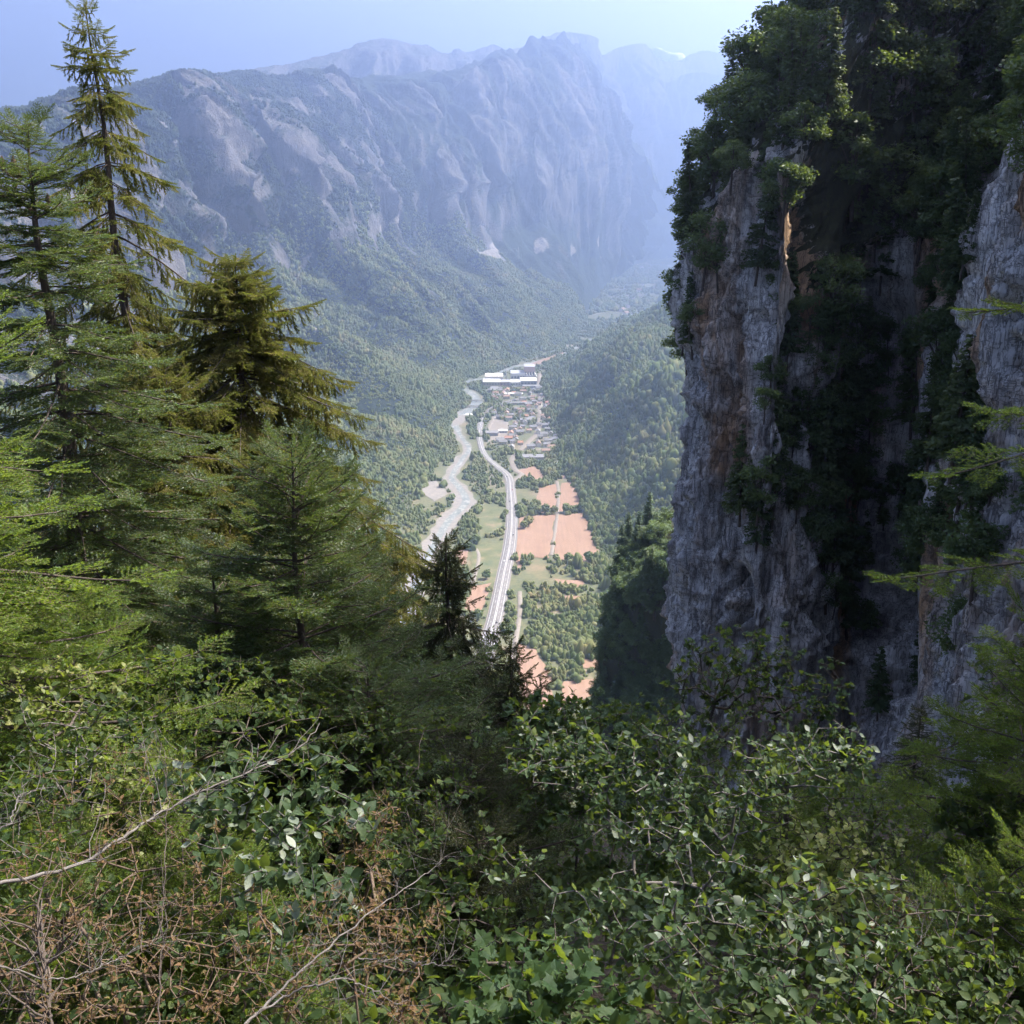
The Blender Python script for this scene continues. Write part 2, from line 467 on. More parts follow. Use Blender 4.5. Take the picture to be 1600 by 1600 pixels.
def strip(name, px_pts, widths, z, mat, label, n=160, thick=0.0, world_pts=None, cat=None, wob=0.0):
    pts = np.array([ground(*p) for p in px_pts]) if world_pts is None else np.asarray(world_pts, float)
    c = resample(pts, n); w = np.interp(np.linspace(0, len(pts) - 1, n), np.arange(len(pts)), widths)
    c[:, 2] = z
    d = np.gradient(c, axis=0); d[:, 2] = 0; d /= np.linalg.norm(d, axis=1, keepdims=True)
    s = np.stack([d[:, 1], -d[:, 0], d[:, 2] * 0], 1)
    wl = w[:, None] / 2 * (1 + wob * noise(c[:, 0] / 40, c[:, 1] / 40, 0, 3))[:, None]; wr = w[:, None] / 2 * (1 + wob * noise(c[:, 0] / 40, c[:, 1] / 40, 5.5, 4))[:, None]
    L = c - s * wl; R = c + s * wr
    if thick:
        rows = np.stack([L - s * thick * 1.5 - (0, 0, thick), L, R, R + s * thick * 1.5 - (0, 0, thick)], 1)
    else:
        rows = np.stack([L, R], 1)
    o = mesh_obj(name, rows.reshape(-1, 3), grid_faces(n, rows.shape[1]), mat, uniform=4, smooth=False)
    tag(o, label, cat or name.replace('_', ' '), kind='structure')
    return c, s
def patch(name, px_pts, z, mat, label, cat=None, jag=0.0, world=False):
    pts = [np.asarray(p, float) if world else ground(*p) for p in px_pts]
    out = []
    for i in range(len(pts)):
        a, b = pts[i], pts[(i + 1) % len(pts)]
        m = max(2, int(np.linalg.norm(b - a) / 14))
        for j in range(m):
            q = a + (b - a) * j / m
            out.append((q[0] + random.uniform(-jag, jag), q[1] + random.uniform(-jag, jag), z))
    o = mesh_obj(name, out, [tuple(range(len(out)))], mat, smooth=False)
    # the polygon winding may face down: flip
    if o.data.polygons[0].normal.z < 0: o.data.flip_normals()
    tag(o, label, cat or name, kind='structure')
    return o

k = NT('river_water')
co = k.coords()
nz = k.noise(co, 0.06, 5, 0.65); nf = k.noise(k.coords((1, 0.35, 1)), 0.16, 5, 0.7, 0.8)
k.color(k.ramp(k.math('ADD', k.math('MULTIPLY', nz, .5), k.math('MULTIPLY', nf, .5)), [(0.38, (0.105, 0.12, 0.105)), (0.52, (0.19, 0.20, 0.18)), (0.61, (0.36, 0.35, 0.33))]))
k.b.inputs['Roughness'].default_value = 0.6
k.bump(nf, 0.4, 0.5)
M_WATER = k.m
k = NT('gravel')
nz = k.noise(k.coords(), 0.12, 5, 0.7)
k.color(k.ramp(nz, [(0.3, (0.17, 0.15, 0.125)), (0.7, (0.28, 0.25, 0.215))]))
M_GRAVEL = k.m
k = NT('dry_field')
co = k.coords()
nz = k.noise(co, 0.03, 4); ns_ = k.noise(k.coords((1, 0.06, 1)), 0.25, 3)
k.color(k.mix(0.35, k.ramp(nz, [(0.3, (0.235, 0.14, 0.09)), (0.7, (0.285, 0.178, 0.118))]), k.ramp(ns_, [(0.3, (0.19, 0.112, 0.072)), (0.7, (0.33, 0.215, 0.145))])))
M_FIELD = k.m
k = NT('green_field')
nz = k.noise(k.coords(), 0.045, 4)
k.color(k.ramp(nz, [(0.3, (0.075, 0.095, 0.04)), (0.55, (0.13, 0.13, 0.06)), (0.75, (0.25, 0.18, 0.11))]))
M_GREENF = k.m
k = NT('asphalt_far')
nz = k.noise(k.coords(), 0.4, 3)
k.color(k.ramp(nz, [(0.3, (0.14, 0.125, 0.115)), (0.7, (0.18, 0.165, 0.15))]))
M_ROAD = k.m
k = NT('road_paint'); k.color((0.8, 0.8, 0.78)); M_PAINT = k.m
k = NT('pale_gravel_road')
nz = k.noise(k.coords(), 0.3, 3)
k.color(k.ramp(nz, [(0.3, (0.19, 0.16, 0.13)), (0.7, (0.25, 0.215, 0.175))])); M_PALE = k.m

RIVER = [(560, 1180), (598, 1070), (625, 985), (655, 900), (680, 850), (700, 815), (728, 785), (718, 762), (706, 745), (724, 715), (733, 700), (718, 678), (712, 660), (728, 645), (745, 632), (738, 615), (722, 606), (730, 596), (762, 590), (800, 575), (840, 565), (880, 553), (925, 530)]
strip('gravel_bank', [(p[0] - 2, p[1]) for p in RIVER[:16]], [30, 32, 28, 28, 32, 38, 44, 36, 28, 28, 22, 20, 24, 38, 36, 26], 0.3, M_GRAVEL, 'pale gravel bank along the winding river', n=260, cat='gravel bank', wob=0.75)
rc, rs = strip('river', RIVER, [17, 17, 15, 13, 12, 13, 15, 12, 11, 11, 10, 9, 20, 28, 32, 24, 20, 20, 18, 18, 18, 18, 18], 0.6, M_WATER, 'grey-green river winding along the left of the valley', n=260, wob=0.35)
HW = [(690, 1250), (735, 1110), (762, 1010), (775, 960), (787, 900), (797, 850), (800, 805), (798, 770), (794, 745), (775, 728), (758, 712), (750, 690), (750, 668), (757, 650), (770, 637), (790, 628), (815, 623), (838, 618)]
hc, hs = strip('road', HW, [19, 19, 19, 18, 18, 18, 17, 16, 14, 11, 10, 10, 10, 10, 9, 9, 8, 8], 1.6, M_ROAD, 'grey main road running up the middle of the valley', n=240, thick=1.3)
road_obj = bpy.data.objects['road']
def line_on(c, s, w, offs, width, z, name, parent, mat, a=0, b=None, dash=None):
    b = b or len(c)
    off = offs * w[:, None] if np.ndim(w) else offs
    q = c + s * off
    L = q - s * width / 2; R = q + s * width / 2
    L[:, 2] = R[:, 2] = z
    rows = np.stack([L, R], 1)[a:b]
    f = grid_faces(len(rows), 2)
    if dash: f = f[np.arange(len(f)) % dash == 0]
    return mesh_obj(name, rows.reshape(-1, 3), f, mat, parent=parent, uniform=4, smooth=False)
HWW = np.interp(np.linspace(0, 17, 240), np.arange(18), [19, 19, 19, 18, 18, 18, 17, 16, 14, 11, 10, 10, 10, 10, 9, 9, 8, 8])
for off in (-0.40, -0.05, 0.05, 0.40):
    line_on(hc, hs, HWW, off, 0.3, 1.64, 'edge_line', road_obj, M_PAINT, 0, 180)
for off in (-0.22, 0.22):
    line_on(hc, hs, HWW, off, 0.15, 1.64, 'lane_line', road_obj, M_PAINT, 0, 110, dash=2)
line_on(hc, hs, HWW, 0.0, 1.0, 1.68, 'median_strip', road_obj, M_GRAVEL, 0, 125)
for off in (-0.56, 0.56):
    line_on(hc, hs, HWW, off, 1.6, 0.95, 'verge', road_obj, M_PALE, 0, 230)
ROADS = [
    ([(800, 752), (815, 742), (806, 735), (800, 722), (803, 712), (815, 706), (835, 703), (852, 702)], 10, 'pale side road leaving the main road for the village'),
    ([(812, 704), (826, 690), (838, 678), (843, 660), (843, 640), (844, 620), (843, 600), (843, 583)], 11, 'straight village street leading up to the factory'),
    ([(760, 675), (768, 660), (772, 652), (780, 650)], 8, 'short lane beside the sheds by the road bend'),
    ([(861, 868), (866, 838), (870, 812), (872, 790), (872, 765), (870, 752)], 4, 'farm track running between the two large tan fields'),
    ([(738, 915), (746, 885), (748, 868), (744, 858)], 3.5, 'narrow track through the green plots by the river'),
    ([(800, 1040), (806, 1000), (812, 960), (812, 925)], 3.5, 'pale track beside the main road near the scrub'),
    ([(973, 492), (985, 478), (996, 466), (1002, 450), (1006, 440)], 12, 'pale track through the far village in the haze'),
    ([(838, 618), (870, 612), (872, 600)], 7, 'side street on the right of the factory'),
]
for i, (pp, w, lab) in enumerate(ROADS):
    strip('lane' if w < 9 else 'street', pp, [w] * len(pp), 1.0 + 0.05 * i, M_PALE, lab, n=60, thick=0.8)

FIELDS = [
    ([(808, 735), (835, 728), (858, 748), (850, 756), (828, 753), (812, 748)], 'tan stubble field just below the village', M_FIELD),
    ([(842, 761), (869, 757), (868, 801), (836, 802), (839, 780)], 'upper tan field left of the farm track', M_FIELD),
    ([(876, 755), (897, 753), (905, 770), (912, 798), (874, 800)], 'upper tan field right of the farm track', M_FIELD),
    ([(813, 806), (867, 805), (862, 845), (857, 873), (822, 871), (808, 900), (806, 850)], 'lower tan field between main road and farm track', M_FIELD),
    ([(873, 805), (917, 802), (930, 848), (939, 866), (926, 882), (866, 876), (868, 840)], 'largest tan field right of the farm track', M_FIELD),
    ([(866, 905), (915, 908), (906, 924), (870, 920)], 'small tan clearing in the grove right of the road', M_FIELD),
    ([(868, 930), (912, 932), (905, 942), (872, 940)], 'narrow tan clearing below the small clearing', M_FIELD),
    ([(905, 1030), (946, 1031), (946, 1046), (910, 1045)], 'tan clearing beside the rocky spur', M_FIELD),
    ([(880, 1066), (935, 1060), (935, 1085), (870, 1112)], 'lowest tan clearing in front of the spur', M_FIELD),
    ([(712, 860), (735, 853), (730, 880), (708, 890)], 'tan plot between river and green plots', M_FIELD),
    ([(737, 855), (790, 845), (787, 882), (770, 918), (736, 912)], 'mottled green plots left of the main road', M_GREENF),
    ([(736, 916), (766, 912), (758, 948), (738, 962), (722, 950)], 'tan plot nearest the centre spruce', M_FIELD),
    ([(752, 785), (785, 790), (785, 830), (750, 842), (745, 815)], 'green meadow between river and main road', M_GREENF),
    ([(871, 722), (885, 718), (889, 728), (873, 731)], 'small tan plot right of the village', M_FIELD),
    ([(877, 736), (893, 734), (896, 746), (878, 748)], 'tan plot above the upper right field', M_FIELD),
    ([(770, 652), (795, 660), (792, 690), (762, 690)], 'dusty yard with sheds inside the road bend', M_PALE),
    ([(806, 1005), (838, 1015), (862, 1060), (868, 1110), (815, 1110)], 'dry scrubby clearing right of the main road', M_FIELD),
    ([(708, 650), (735, 648), (722, 664), (707, 666)], 'grey gravel bar below the weir', M_GRAVEL),
    ([(652, 755), (682, 752), (700, 772), (680, 784), (664, 775)], 'pale scree patch beside the river', M_GRAVEL),
    ([(955, 405), (975, 402), (988, 410), (960, 416)], 'distant tan field by the far village', M_FIELD),
    ([(822, 571), (850, 561), (878, 551), (882, 552), (856, 565), (826, 574)], 'dry strip behind the factory along the river', M_FIELD),
]
for i, (pp, lab, m) in enumerate(FIELDS):
    patch('field' if m in (M_FIELD, M_GREENF) else ('yard' if m is M_PALE else 'gravel_bar'), pp, 0.70 + 0.03 * (i % 5), m, lab, jag=2.0)

def in_poly(x, y, poly):
    poly = np.asarray(poly); inside = np.zeros(x.shape, bool)
    j = len(poly) - 1
    for i in range(len(poly)):
        xi, yi = poly[i][:2]; xj, yj = poly[j][:2]
        c = ((yi > y) != (yj > y)) & (x < (xj - xi) * (y - yi) / (yj - yi + 1e-12) + xi)
        inside ^= c; j = i
    return inside
def near_line(x, y, c, dist):
    m = np.zeros(x.shape, bool)
    for i in range(0, len(c), 2):
        m |= (x - c[i, 0]) ** 2 + (y - c[i, 1]) ** 2 < (dist[i] if np.ndim(dist) else dist) ** 2
    return m

# ------------------------------------------------------------------ far trees
def blob(seed, rx, rz, z0, sub=3, amp=0.28, mat=None, conic=0.0):
    bm = bmesh.new()
    bmesh.ops.create_icosphere(bm, subdivisions=sub, radius=1.0)
    v = np.array([p.co[:] for p in bm.verts])
    d = 1 + amp * fbm(v[:, 0] * 2.1 + seed * 9, v[:, 1] * 2.1, v[:, 2] * 2.1, 3, seed) * 1.6
    w = v * d[:, None]
    w[:, :2] *= (1 - conic * (w[:, 2:3] * 0.5 + 0.4))
    w[:, 0] *= rx; w[:, 1] *= rx; w[:, 2] = w[:, 2] * rz + z0
    for p, q in zip(bm.verts, w): p.co = q
    me = bpy.data.meshes.new('crown'); bm.to_mesh(me); bm.free()
    me.polygons.foreach_set('use_smooth', np.zeros(len(me.polygons), dtype=bool))
    if mat: me.materials.append(mat)
    return bpy.data.objects.new('crown_%02d' % seed, me)
M_FTREE = leaf_material('far_broadleaf', [(0.15, (0.09, 0.125, 0.05)), (0.42, (0.17, 0.20, 0.08)), (0.70, (0.25, 0.25, 0.105)), (0.9, (0.36, 0.27, 0.12))], 0.5, 0.9, 0.1, 0.02, True)
M_FTREE2 = leaf_material('far_brightened_broadleaf', [(0.15, (0.11, 0.15, 0.06)), (0.42, (0.19, 0.23, 0.095)), (0.70, (0.27, 0.27, 0.12)), (0.9, (0.34, 0.28, 0.13))], 0.62, 0.9, 0.1, 0.02, True)  # lightened copy of the broadleaf colours, making up for light the slope lacks
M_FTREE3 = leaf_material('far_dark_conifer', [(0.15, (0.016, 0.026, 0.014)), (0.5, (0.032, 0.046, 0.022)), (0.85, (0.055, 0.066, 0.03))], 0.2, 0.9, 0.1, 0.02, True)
def cluster(seed, n, sub, mat=None):
    rr = np.random.default_rng(seed); V = []; F = []; nv = 0
    for i in range(n):
        bm = bmesh.new(); bmesh.ops.create_icosphere(bm, subdivisions=sub, radius=1.0)
        v = np.array([p.co[:] for p in bm.verts]); f = np.array([[q.index for q in fc.verts] for fc in bm.faces]); bm.free()
        d = 1 + 0.55 * fbm(v[:, 0] * 1.7 + seed * 9 + i * 3, v[:, 1] * 1.7, v[:, 2] * 1.7, 3, seed)
        w = v * d[:, None]
        conic = rr.random() < 0.25
        if conic: w[:, :2] *= (0.75 - 0.5 * w[:, 2:3])
        h = rr.uniform(.4, 1.2) * (1.3 if conic else 1); r = rr.uniform(.15, .38)
        a = i * 2.4 + rr.uniform(0, .5); rad = 0.42 * math.sqrt(i / max(1, n - 1)) if n > 1 else 0
        w = w * np.array([r, r, h * .5]) + np.array([math.cos(a) * rad, math.sin(a) * rad, h * .5])
        V.append(w); F.append(f + nv); nv += len(w)
    o = mesh_obj('crown_%02d' % seed, np.concatenate(V), np.concatenate(F), mat or M_FTREE, uniform=3, smooth=False, link=False)
    return o
proto_set('far_crowns', [cluster(i, (3, 4, 5, 4, 3, 5, 4)[i], 2) for i in range(7)])
proto_set('brightened_crowns', [cluster(i + 10, (3, 4, 5, 4, 3)[i], 2, M_FTREE2) for i in range(5)])
proto_set('dark_crowns', [cluster(i + 20, (4, 4, 5, 5)[i], 2, M_FTREE3) for i in range(4)])

def sample_grid(P, w, count):
    q00 = P[:-1, :-1]; q10 = P[1:, :-1]; q01 = P[:-1, 1:]; q11 = P[1:, 1:]
    area = np.linalg.norm(np.cross(q10 - q00, q01 - q00), axis=-1)
    wc = w[:-1, :-1] * area
    tot = wc.sum()
    p = (wc / tot).ravel()
    k_ = RNG.choice(p.size, count, p=p)
    i, j = np.unravel_index(k_, wc.shape)
    u = RNG.random((count, 1)); v = RNG.random((count, 1))
    return q00[i, j] * (1 - u) * (1 - v) + q10[i, j] * u * (1 - v) + q01[i, j] * (1 - u) * v + q11[i, j] * u * v, i, j
def visible_w(P, x0=-60, x1=1660, y0=-60, y1=1260):
    px, py, f = project(P)
    return ((px > x0) & (px < x1) & (py > y0) & (py < y1) & (f > 5)).astype(float)
def forest(name, label, P, hmin, hmax, sx=0.75, sink=0.12, key='far_crowns'):
    n = len(P)
    h = RNG.uniform(hmin, hmax, n) * (0.65 + 0.7 * RNG.random(n) ** 2) * np.clip(1 + 0.9 * fbm(P[:, 0] / 130, P[:, 1] / 130, P[:, 2] / 130, 3, 7), .4, 2)
    scl = np.stack([h * sx * RNG.uniform(.8, 1.25, n), h * sx * RNG.uniform(.8, 1.25, n), h], 1)
    rot = np.stack([RNG.normal(0, .08, n), RNG.normal(0, .08, n), RNG.uniform(0, 6.28, n)], 1)
    Q = P.copy(); Q[:, 2] -= h * sink
    o = scatter(name, key, Q, rot, scl)
    tag(o, label, 'forest')
    return o
# left wall forest
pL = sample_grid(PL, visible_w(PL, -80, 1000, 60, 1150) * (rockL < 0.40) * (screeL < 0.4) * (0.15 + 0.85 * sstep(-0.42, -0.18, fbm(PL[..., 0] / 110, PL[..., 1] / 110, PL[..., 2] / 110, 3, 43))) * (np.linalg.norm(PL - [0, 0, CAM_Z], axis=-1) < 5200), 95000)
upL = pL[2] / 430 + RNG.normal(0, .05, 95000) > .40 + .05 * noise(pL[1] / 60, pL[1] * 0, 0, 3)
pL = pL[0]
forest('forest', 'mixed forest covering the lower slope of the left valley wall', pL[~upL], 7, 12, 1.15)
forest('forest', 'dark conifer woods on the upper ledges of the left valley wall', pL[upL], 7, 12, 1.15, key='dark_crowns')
pR = sample_grid(PR, visible_w(PR, 820, 1300, 400, 1250), 42000)[0]
forest('forest', 'dense broadleaf forest on the right valley slope', pR, 9, 15, 1.2, key='brightened_crowns')
# valley floor trees
FP = [np.array([ground(*q) for q in f[0]]) for f in FIELDS]
TOWN = np.array([ground(*q) for q in [(762, 606), (850, 606), (868, 640), (870, 700), (850, 712), (800, 706), (770, 690), (760, 660), (778, 635)]])
FACT = np.array([ground(*q) for q in [(752, 606), (846, 606), (848, 586), (752, 586)]])
m = 90000
gx = RNG.uniform(-330, 800, m); gy = RNG.uniform(850, 4900, m)
px, py, f = project(np.stack([gx, gy, gx * 0], 1))
fl = np.array([p[:2] for p in FOOT_L[:]]); xl = np.interp(gy, fl[:, 1], fl[:, 0])
fr = np.array([p[:2] for p in FOOT_R]); xr = np.where(gy > 3280, 900, np.interp(gy, fr[:, 1], fr[:, 0]))
ok = (gx > xl - 20) & (gx < xr + 30) & (px > 540) & (py < 1200)
for p in FP[:]: ok &= ~in_poly(gx, gy, p)
ok &= ~near_line(gx, gy, rc, 23); ok &= ~near_line(gx, gy, hc, HWW * 0.5 + 6)
ok &= ~in_poly(gx, gy, FACT)
dens = 0.5 + 1.5 * fbm(gx / 90, gy / 160, 0, 3, 5)
dens = np.where((px > 805) & (py > 870), dens + 0.35, dens)
dens = np.where(in_poly(gx, gy, TOWN), 0.10, dens)
dens = np.where((py > 840) & (px < 770), dens * 0.5 + 0.02, dens)
dens = np.where((px < 790) & (py < 840) & (px > 700), dens + 0.5, dens)
for pp, w, lab in ROADS:
    c = resample(np.array([ground(*p) for p in pp]), 60); ok &= ~near_line(gx, gy, c, w * 0.5 + 6)
ok &= RNG.random(m) < np.clip(dens, 0, 1)
m2 = 16000
fx2 = RNG.uniform(200, 2600, m2); fy2 = RNG.uniform(4600, 11500, m2); q2 = np.stack([fx2, fy2, fx2 * 0], 1)
ppx, ppy, pf = project(q2)
k2 = (ppx > 860) & (ppx < 1130) & ~in_poly(fx2, fy2, FP[19]) & (fbm(fx2 / 260, fy2 / 420, 0, 3, 9) > -0.16)
forest('forest', 'hazy woods on the far valley floor beyond the factory', q2[k2], 14, 24, 1.5)
forest('forest', 'groves and hedges spread over the valley floor', np.stack([gx, gy, gx * 0], 1)[ok], 6, 10, 1.15)

# ------------------------------------------------------------------ village, factory, bridges, pylons, cars
def plain(name, c, rough=0.85, spec=0.25, var=0.0, nscale=0.4):
    k = NT(name)
    if var:
        nz = k.noise(k.coords(), nscale, 4)
        k.color(k.ramp(nz, [(0.3, tuple(x * (1 - var) for x in c)), (0.7, tuple(min(1, x * (1 + var)) for x in c))]))
    else: k.color(c)
    k.b.inputs['Roughness'].default_value = rough; k.b.inputs['Specular IOR Level'].default_value = spec
    return k.m
WALLS = {'cream': plain('cream_render', (0.62, 0.55, 0.44), var=.08), 'white': plain('white_render', (0.74, 0.71, 0.65), var=.06), 'grey': plain('grey_render', (0.45, 0.42, 0.38), var=.08)}
ROOFS = {'grey': plain('slate_roof', (0.24, 0.23, 0.225), var=.15), 'brown': plain('brown_tile_roof', (0.33, 0.22, 0.16), var=.15), 'red': plain('red_tile_roof', (0.42, 0.22, 0.14), var=.15)}
M_GLASS = plain('window_glass', (0.04, 0.05, 0.06), 0.15, 0.6)
M_METAL = plain('galvanised_metal', (0.42, 0.43, 0.44), 0.5, 0.5)
M_DARK = plain('dark_rubber', (0.03, 0.03, 0.03), 0.8)
M_CONC = plain('concrete', (0.45, 0.43, 0.40), var=.1)
def boxm(name, c, size, mat, parent=None, rz=0.0, link=True):
    x, y, z = size[0] / 2, size[1] / 2, size[2] / 2
    v = np.array([(-x, -y, -z), (x, -y, -z), (x, y, -z), (-x, y, -z), (-x, -y, z), (x, -y, z), (x, y, z), (-x, y, z)])
    if rz:
        cs, sn = math.cos(rz), math.sin(rz); v[:, :2] = v[:, :2] @ np.array([[cs, sn], [-sn, cs]])
    f = [(0, 3, 2, 1), (4, 5, 6, 7), (0, 1, 5, 4), (1, 2, 6, 5), (2, 3, 7, 6), (3, 0, 4, 7)]
    return mesh_obj(name, v + np.array(c), f, mat, parent, smooth=False, link=link)
def gable(name, L, W, z0, h, over, mat, parent, link=True):
    l, w = L / 2 + over, W / 2 + over
    zz = z0 - over * h / (W / 2)
    th = 0.35
    v = [(-l, -w, zz), (l, -w, zz), (l, 0, z0 + h), (-l, 0, z0 + h), (-l, w, zz), (l, w, zz)]
    v += [(x, y, z + th) for x, y, z in v]
    f = [(6, 7, 8, 9), (9, 8, 11, 10), (1, 0, 3, 2), (2, 3, 4, 5), (0, 1, 7, 6), (5, 4, 10, 11), (0, 6, 9, 3), (3, 9, 10, 4), (1, 2, 8, 7), (2, 5, 11, 8)]
    return mesh_obj(name, v, f, mat, parent, smooth=False, link=link)
def house_proto(L, W, H, R, wall, roof):
    # gable-ended wall block with an attic triangle, roof, door, windows
    l, w = L / 2, W / 2
    v = [(-l, -w, -1), (l, -w, -1), (l, w, -1), (-l, w, -1), (-l, -w, H), (l, -w, H), (l, w, H), (-l, w, H), (-l, 0, H + R - .15), (l, 0, H + R - .15)]
    f = [(0, 1, 5, 4), (2, 3, 7, 6), (1, 2, 6, 9, 5), (3, 0, 4, 8, 7)]
    parts = [mesh_obj('wall', v, f, WALLS[wall], smooth=False, link=False), gable('roof', L, W, H, R, 0.7, ROOFS[roof], None, link=False)]
    parts.append(boxm('chimney', (L * .2, W * .12, H + R + .3), (.8, .8, 1.8), WALLS['grey'], link=False))
    for x in (-.28, .28):
        for z in (1.7, 4.3):
            if z < H - .8: parts.append(boxm('window', (x * L, -w - .03, z), (1.4, .12, 1.5), M_GLASS, link=False))
    parts.append(boxm('door', (0, -w - .04, 1.1), (1.2, .14, 2.3), ROOFS['brown'], link=False))
    return parts
HP = []
for wall, roof in (('cream', 'grey'), ('white', 'brown'), ('cream', 'red'), ('grey', 'grey'), ('white', 'grey'), ('cream', 'brown')):
    for (L, W, H, R) in ((12, 9, 6, 3.2), (18, 10, 7, 3.6)):
        HP.append((wall, roof, L, house_proto(L, W, H, R, wall, roof)))
def put_house(x, y, rz, k_, label, group, z=0.2):
    wall, roof, L, parts = HP[k_]
    e = empty('house', (x, y, z), rz)
    tag(e, label, 'house', group)
    for i, p in enumerate(parts):
        c = p.copy(); COL.objects.link(c); c.parent = e
    return e
hx = []
tries = 0
street = [resample(np.array([ground(*p) for p in pp]), 60) for pp, w, lab in ROADS]
while len(hx) < 115 and tries < 6000:
    tries += 1
    p = ground(random.uniform(766, 872), random.uniform(608, 712))[:2]
    a = np.array([[p[0]]]), np.array([[p[1]]])
    if not in_poly(a[0], a[1], TOWN)[0, 0]: continue
    if near_line(a[0], a[1], hc, HWW * .5 + 14)[0, 0] or in_poly(a[0], a[1], FP[15])[0, 0]: continue
    if any(near_line(a[0], a[1], s_, 13)[0, 0] for s_ in street): continue
    if any((p[0] - q[0]) ** 2 + (p[1] - q[1]) ** 2 < 19 ** 2 for q in hx): continue
    hx.append(p)
seen = {}
for p in hx:
    k_ = random.randrange(len(HP)); wall, roof, L, parts = HP[k_]
    px, py, f = project(np.array([p[0], p[1], 0.0]))
    where = 'beside the village street' if px > 826 else ('between main road bend and village street' if py < 660 else 'near the sheds in the road bend')
    put_house(p[0], p[1], random.choice((0, math.pi / 2)) + random.gauss(0.05, .08), k_,
              '%s %s house with %s roof %s' % ('long' if L > 15 else 'small', wall, roof, where), 'village houses in the valley')
for i, (px, py) in enumerate([(985, 418), (994, 415), (1002, 419), (1008, 414), (1014, 421), (1021, 424), (990, 424), (972, 487), (980, 481), (987, 476), (996, 466), (1000, 456), (1004, 448), (978, 492), (992, 470), (1030, 428), (1010, 428)]):
    g = ground(px, py)
    e = put_house(g[0], g[1], random.uniform(0, 3), (8, 2, 9, 3)[i % 4], 'tiny pale house of the far village in the haze', 'houses of the far village')
    e.scale = (2.3, 2.3, 2.0)

# factory: halls, saw-tooth roof, tower block, silos
g0 = ground(755, 604); g1 = ground(842, 604)
fx = (g0[0] + g1[0]) / 2; fy = g0[1]; FWID = g1[0] - g0[0]
fac = empty('factory', (fx, fy, 0.2), 0.02)
tag(fac, 'large white factory with flat halls, saw-tooth roof and tall block', 'factory')
M_FW = plain('white_cladding', (0.62, 0.60, 0.56), var=.08, nscale=.08); M_FP = plain('pinkish_cladding', (0.50, 0.36, 0.32), var=.06)
M_FG = plain('grey_cladding', (0.36, 0.36, 0.37), var=.08)
def hall(x0, x1, y0, y1, z, wm, rm, name='hall'):
    w = boxm(name, ((x0 + x1) / 2, (y0 + y1) / 2, z / 2 - .5), (x1 - x0, y1 - y0, z), wm, fac)
    boxm('roof_slab', ((x0 + x1) / 2, (y0 + y1) / 2, z - .2), (x1 - x0 + 1.2, y1 - y0 + 1.2, .7), rm, w)
    n = max(2, int((x1 - x0) / 8))
    for i in range(n):
        boxm('window', (x0 + (i + .5) * (x1 - x0) / n, y0 - .05, z * .55), ((x1 - x0) / n * .6, .3, z * .22), M_GLASS, w)
    return w
h = FWID / 2
hall(-h, -h + 50, 0, 60, 14, WALLS['cream'], M_FW); hall(-h + 50, -h + 78, 4, 50, 13, M_FP, M_FG)
hall(-h + 80, -h + 112, 0, 50, 13, M_FW, M_FW); hall(-h + 112, h - 6, 6, 70, 16, M_FG, M_FW)
hall(-h + 6, -h + 60, 66, 130, 20, M_FW, WALLS['cream']); hall(-h + 84, -h + 128, 80, 150, 27, M_FW, M_FG)
hall(h - 40, h - 8, 90, 150, 46, M_FP, M_FG, 'tower_block')
for i in range(4):
    x = -h + 130 + i * 8.5
    v = [(x, 76, 16), (x + 8, 76, 16), (x + 8, 130, 16), (x, 130, 16), (x, 76, 30), (x, 130, 30)]
    mesh_obj('saw_tooth', v, [(0, 1, 4), (3, 5, 2), (4, 1, 2, 5), (0, 4, 5, 3), (0, 3, 2, 1)], M_FW, fac, smooth=False)
def cyl(name, c, r, h_, mat, parent, seg=16, top=1.0):
    a = np.linspace(0, 2 * math.pi, seg, endpoint=False)
    v = np.concatenate([np.stack([np.cos(a) * r, np.sin(a) * r, a * 0], 1), np.stack([np.cos(a) * r * top, np.sin(a) * r * top, a * 0 + h_], 1)]) + np.array(c)
    f = [(i, (i + 1) % seg, seg + (i + 1) % seg, seg + i) for i in range(seg)] + [tuple(range(seg, 2 * seg))]
    return mesh_obj(name, v, f, mat, parent, smooth=False)
for i in range(3): cyl('silo', (-h + 132 + i * 9, 150, -.5), 4, 36 - 3 * i, M_FW, fac)
cyl('chimney_stack', (-h + 70, 120, -.5), 2.2, 38, M_CONC, fac, top=.7)
for i, (x, y, w, d, z, m, lab) in enumerate([(768, 680, 30, 22, 8, 'grey', 'flat grey shed with white end inside the road bend'), (786, 676, 20, 14, 6, 'white', 'low white shed beside the grey shed'),
                                             (826, 660, 42, 24, 9, 'grey', 'large dark roofed shed beside the village street'), (772, 612, 20, 44, 9, 'cream', 'pinkish annex block in front of the factory'),
                                             (800, 618, 60, 14, 6, 'white', 'long low workshop in front of the factory'), (812, 632, 62, 10, 6, 'cream', 'long terrace row below the main road end'),
                                             (830, 606, 50, 16, 7, 'grey', 'grey workshop beside the factory gate'), (832, 718, 46, 26, 8, 'grey', 'grey barn at the village edge above the tan field')]):
    g = ground(x, y)
    e = empty('shed', (g[0], g[1], 0.5), 0.03); tag(e, lab, 'shed', 'sheds around the village')
    boxm('wall', (0, 0, z / 2 - .5), (w, d, z), WALLS[m], e); gable('roof', w, d, z - .5, d * .14, .8, M_FW if i in (1, 4) else ROOFS['grey'], e)
    for j in range(3): boxm('door', ((j - 1) * w * .3, -d / 2 - .1, 2.0), (w * .16, .3, 4.0), M_FG, e)

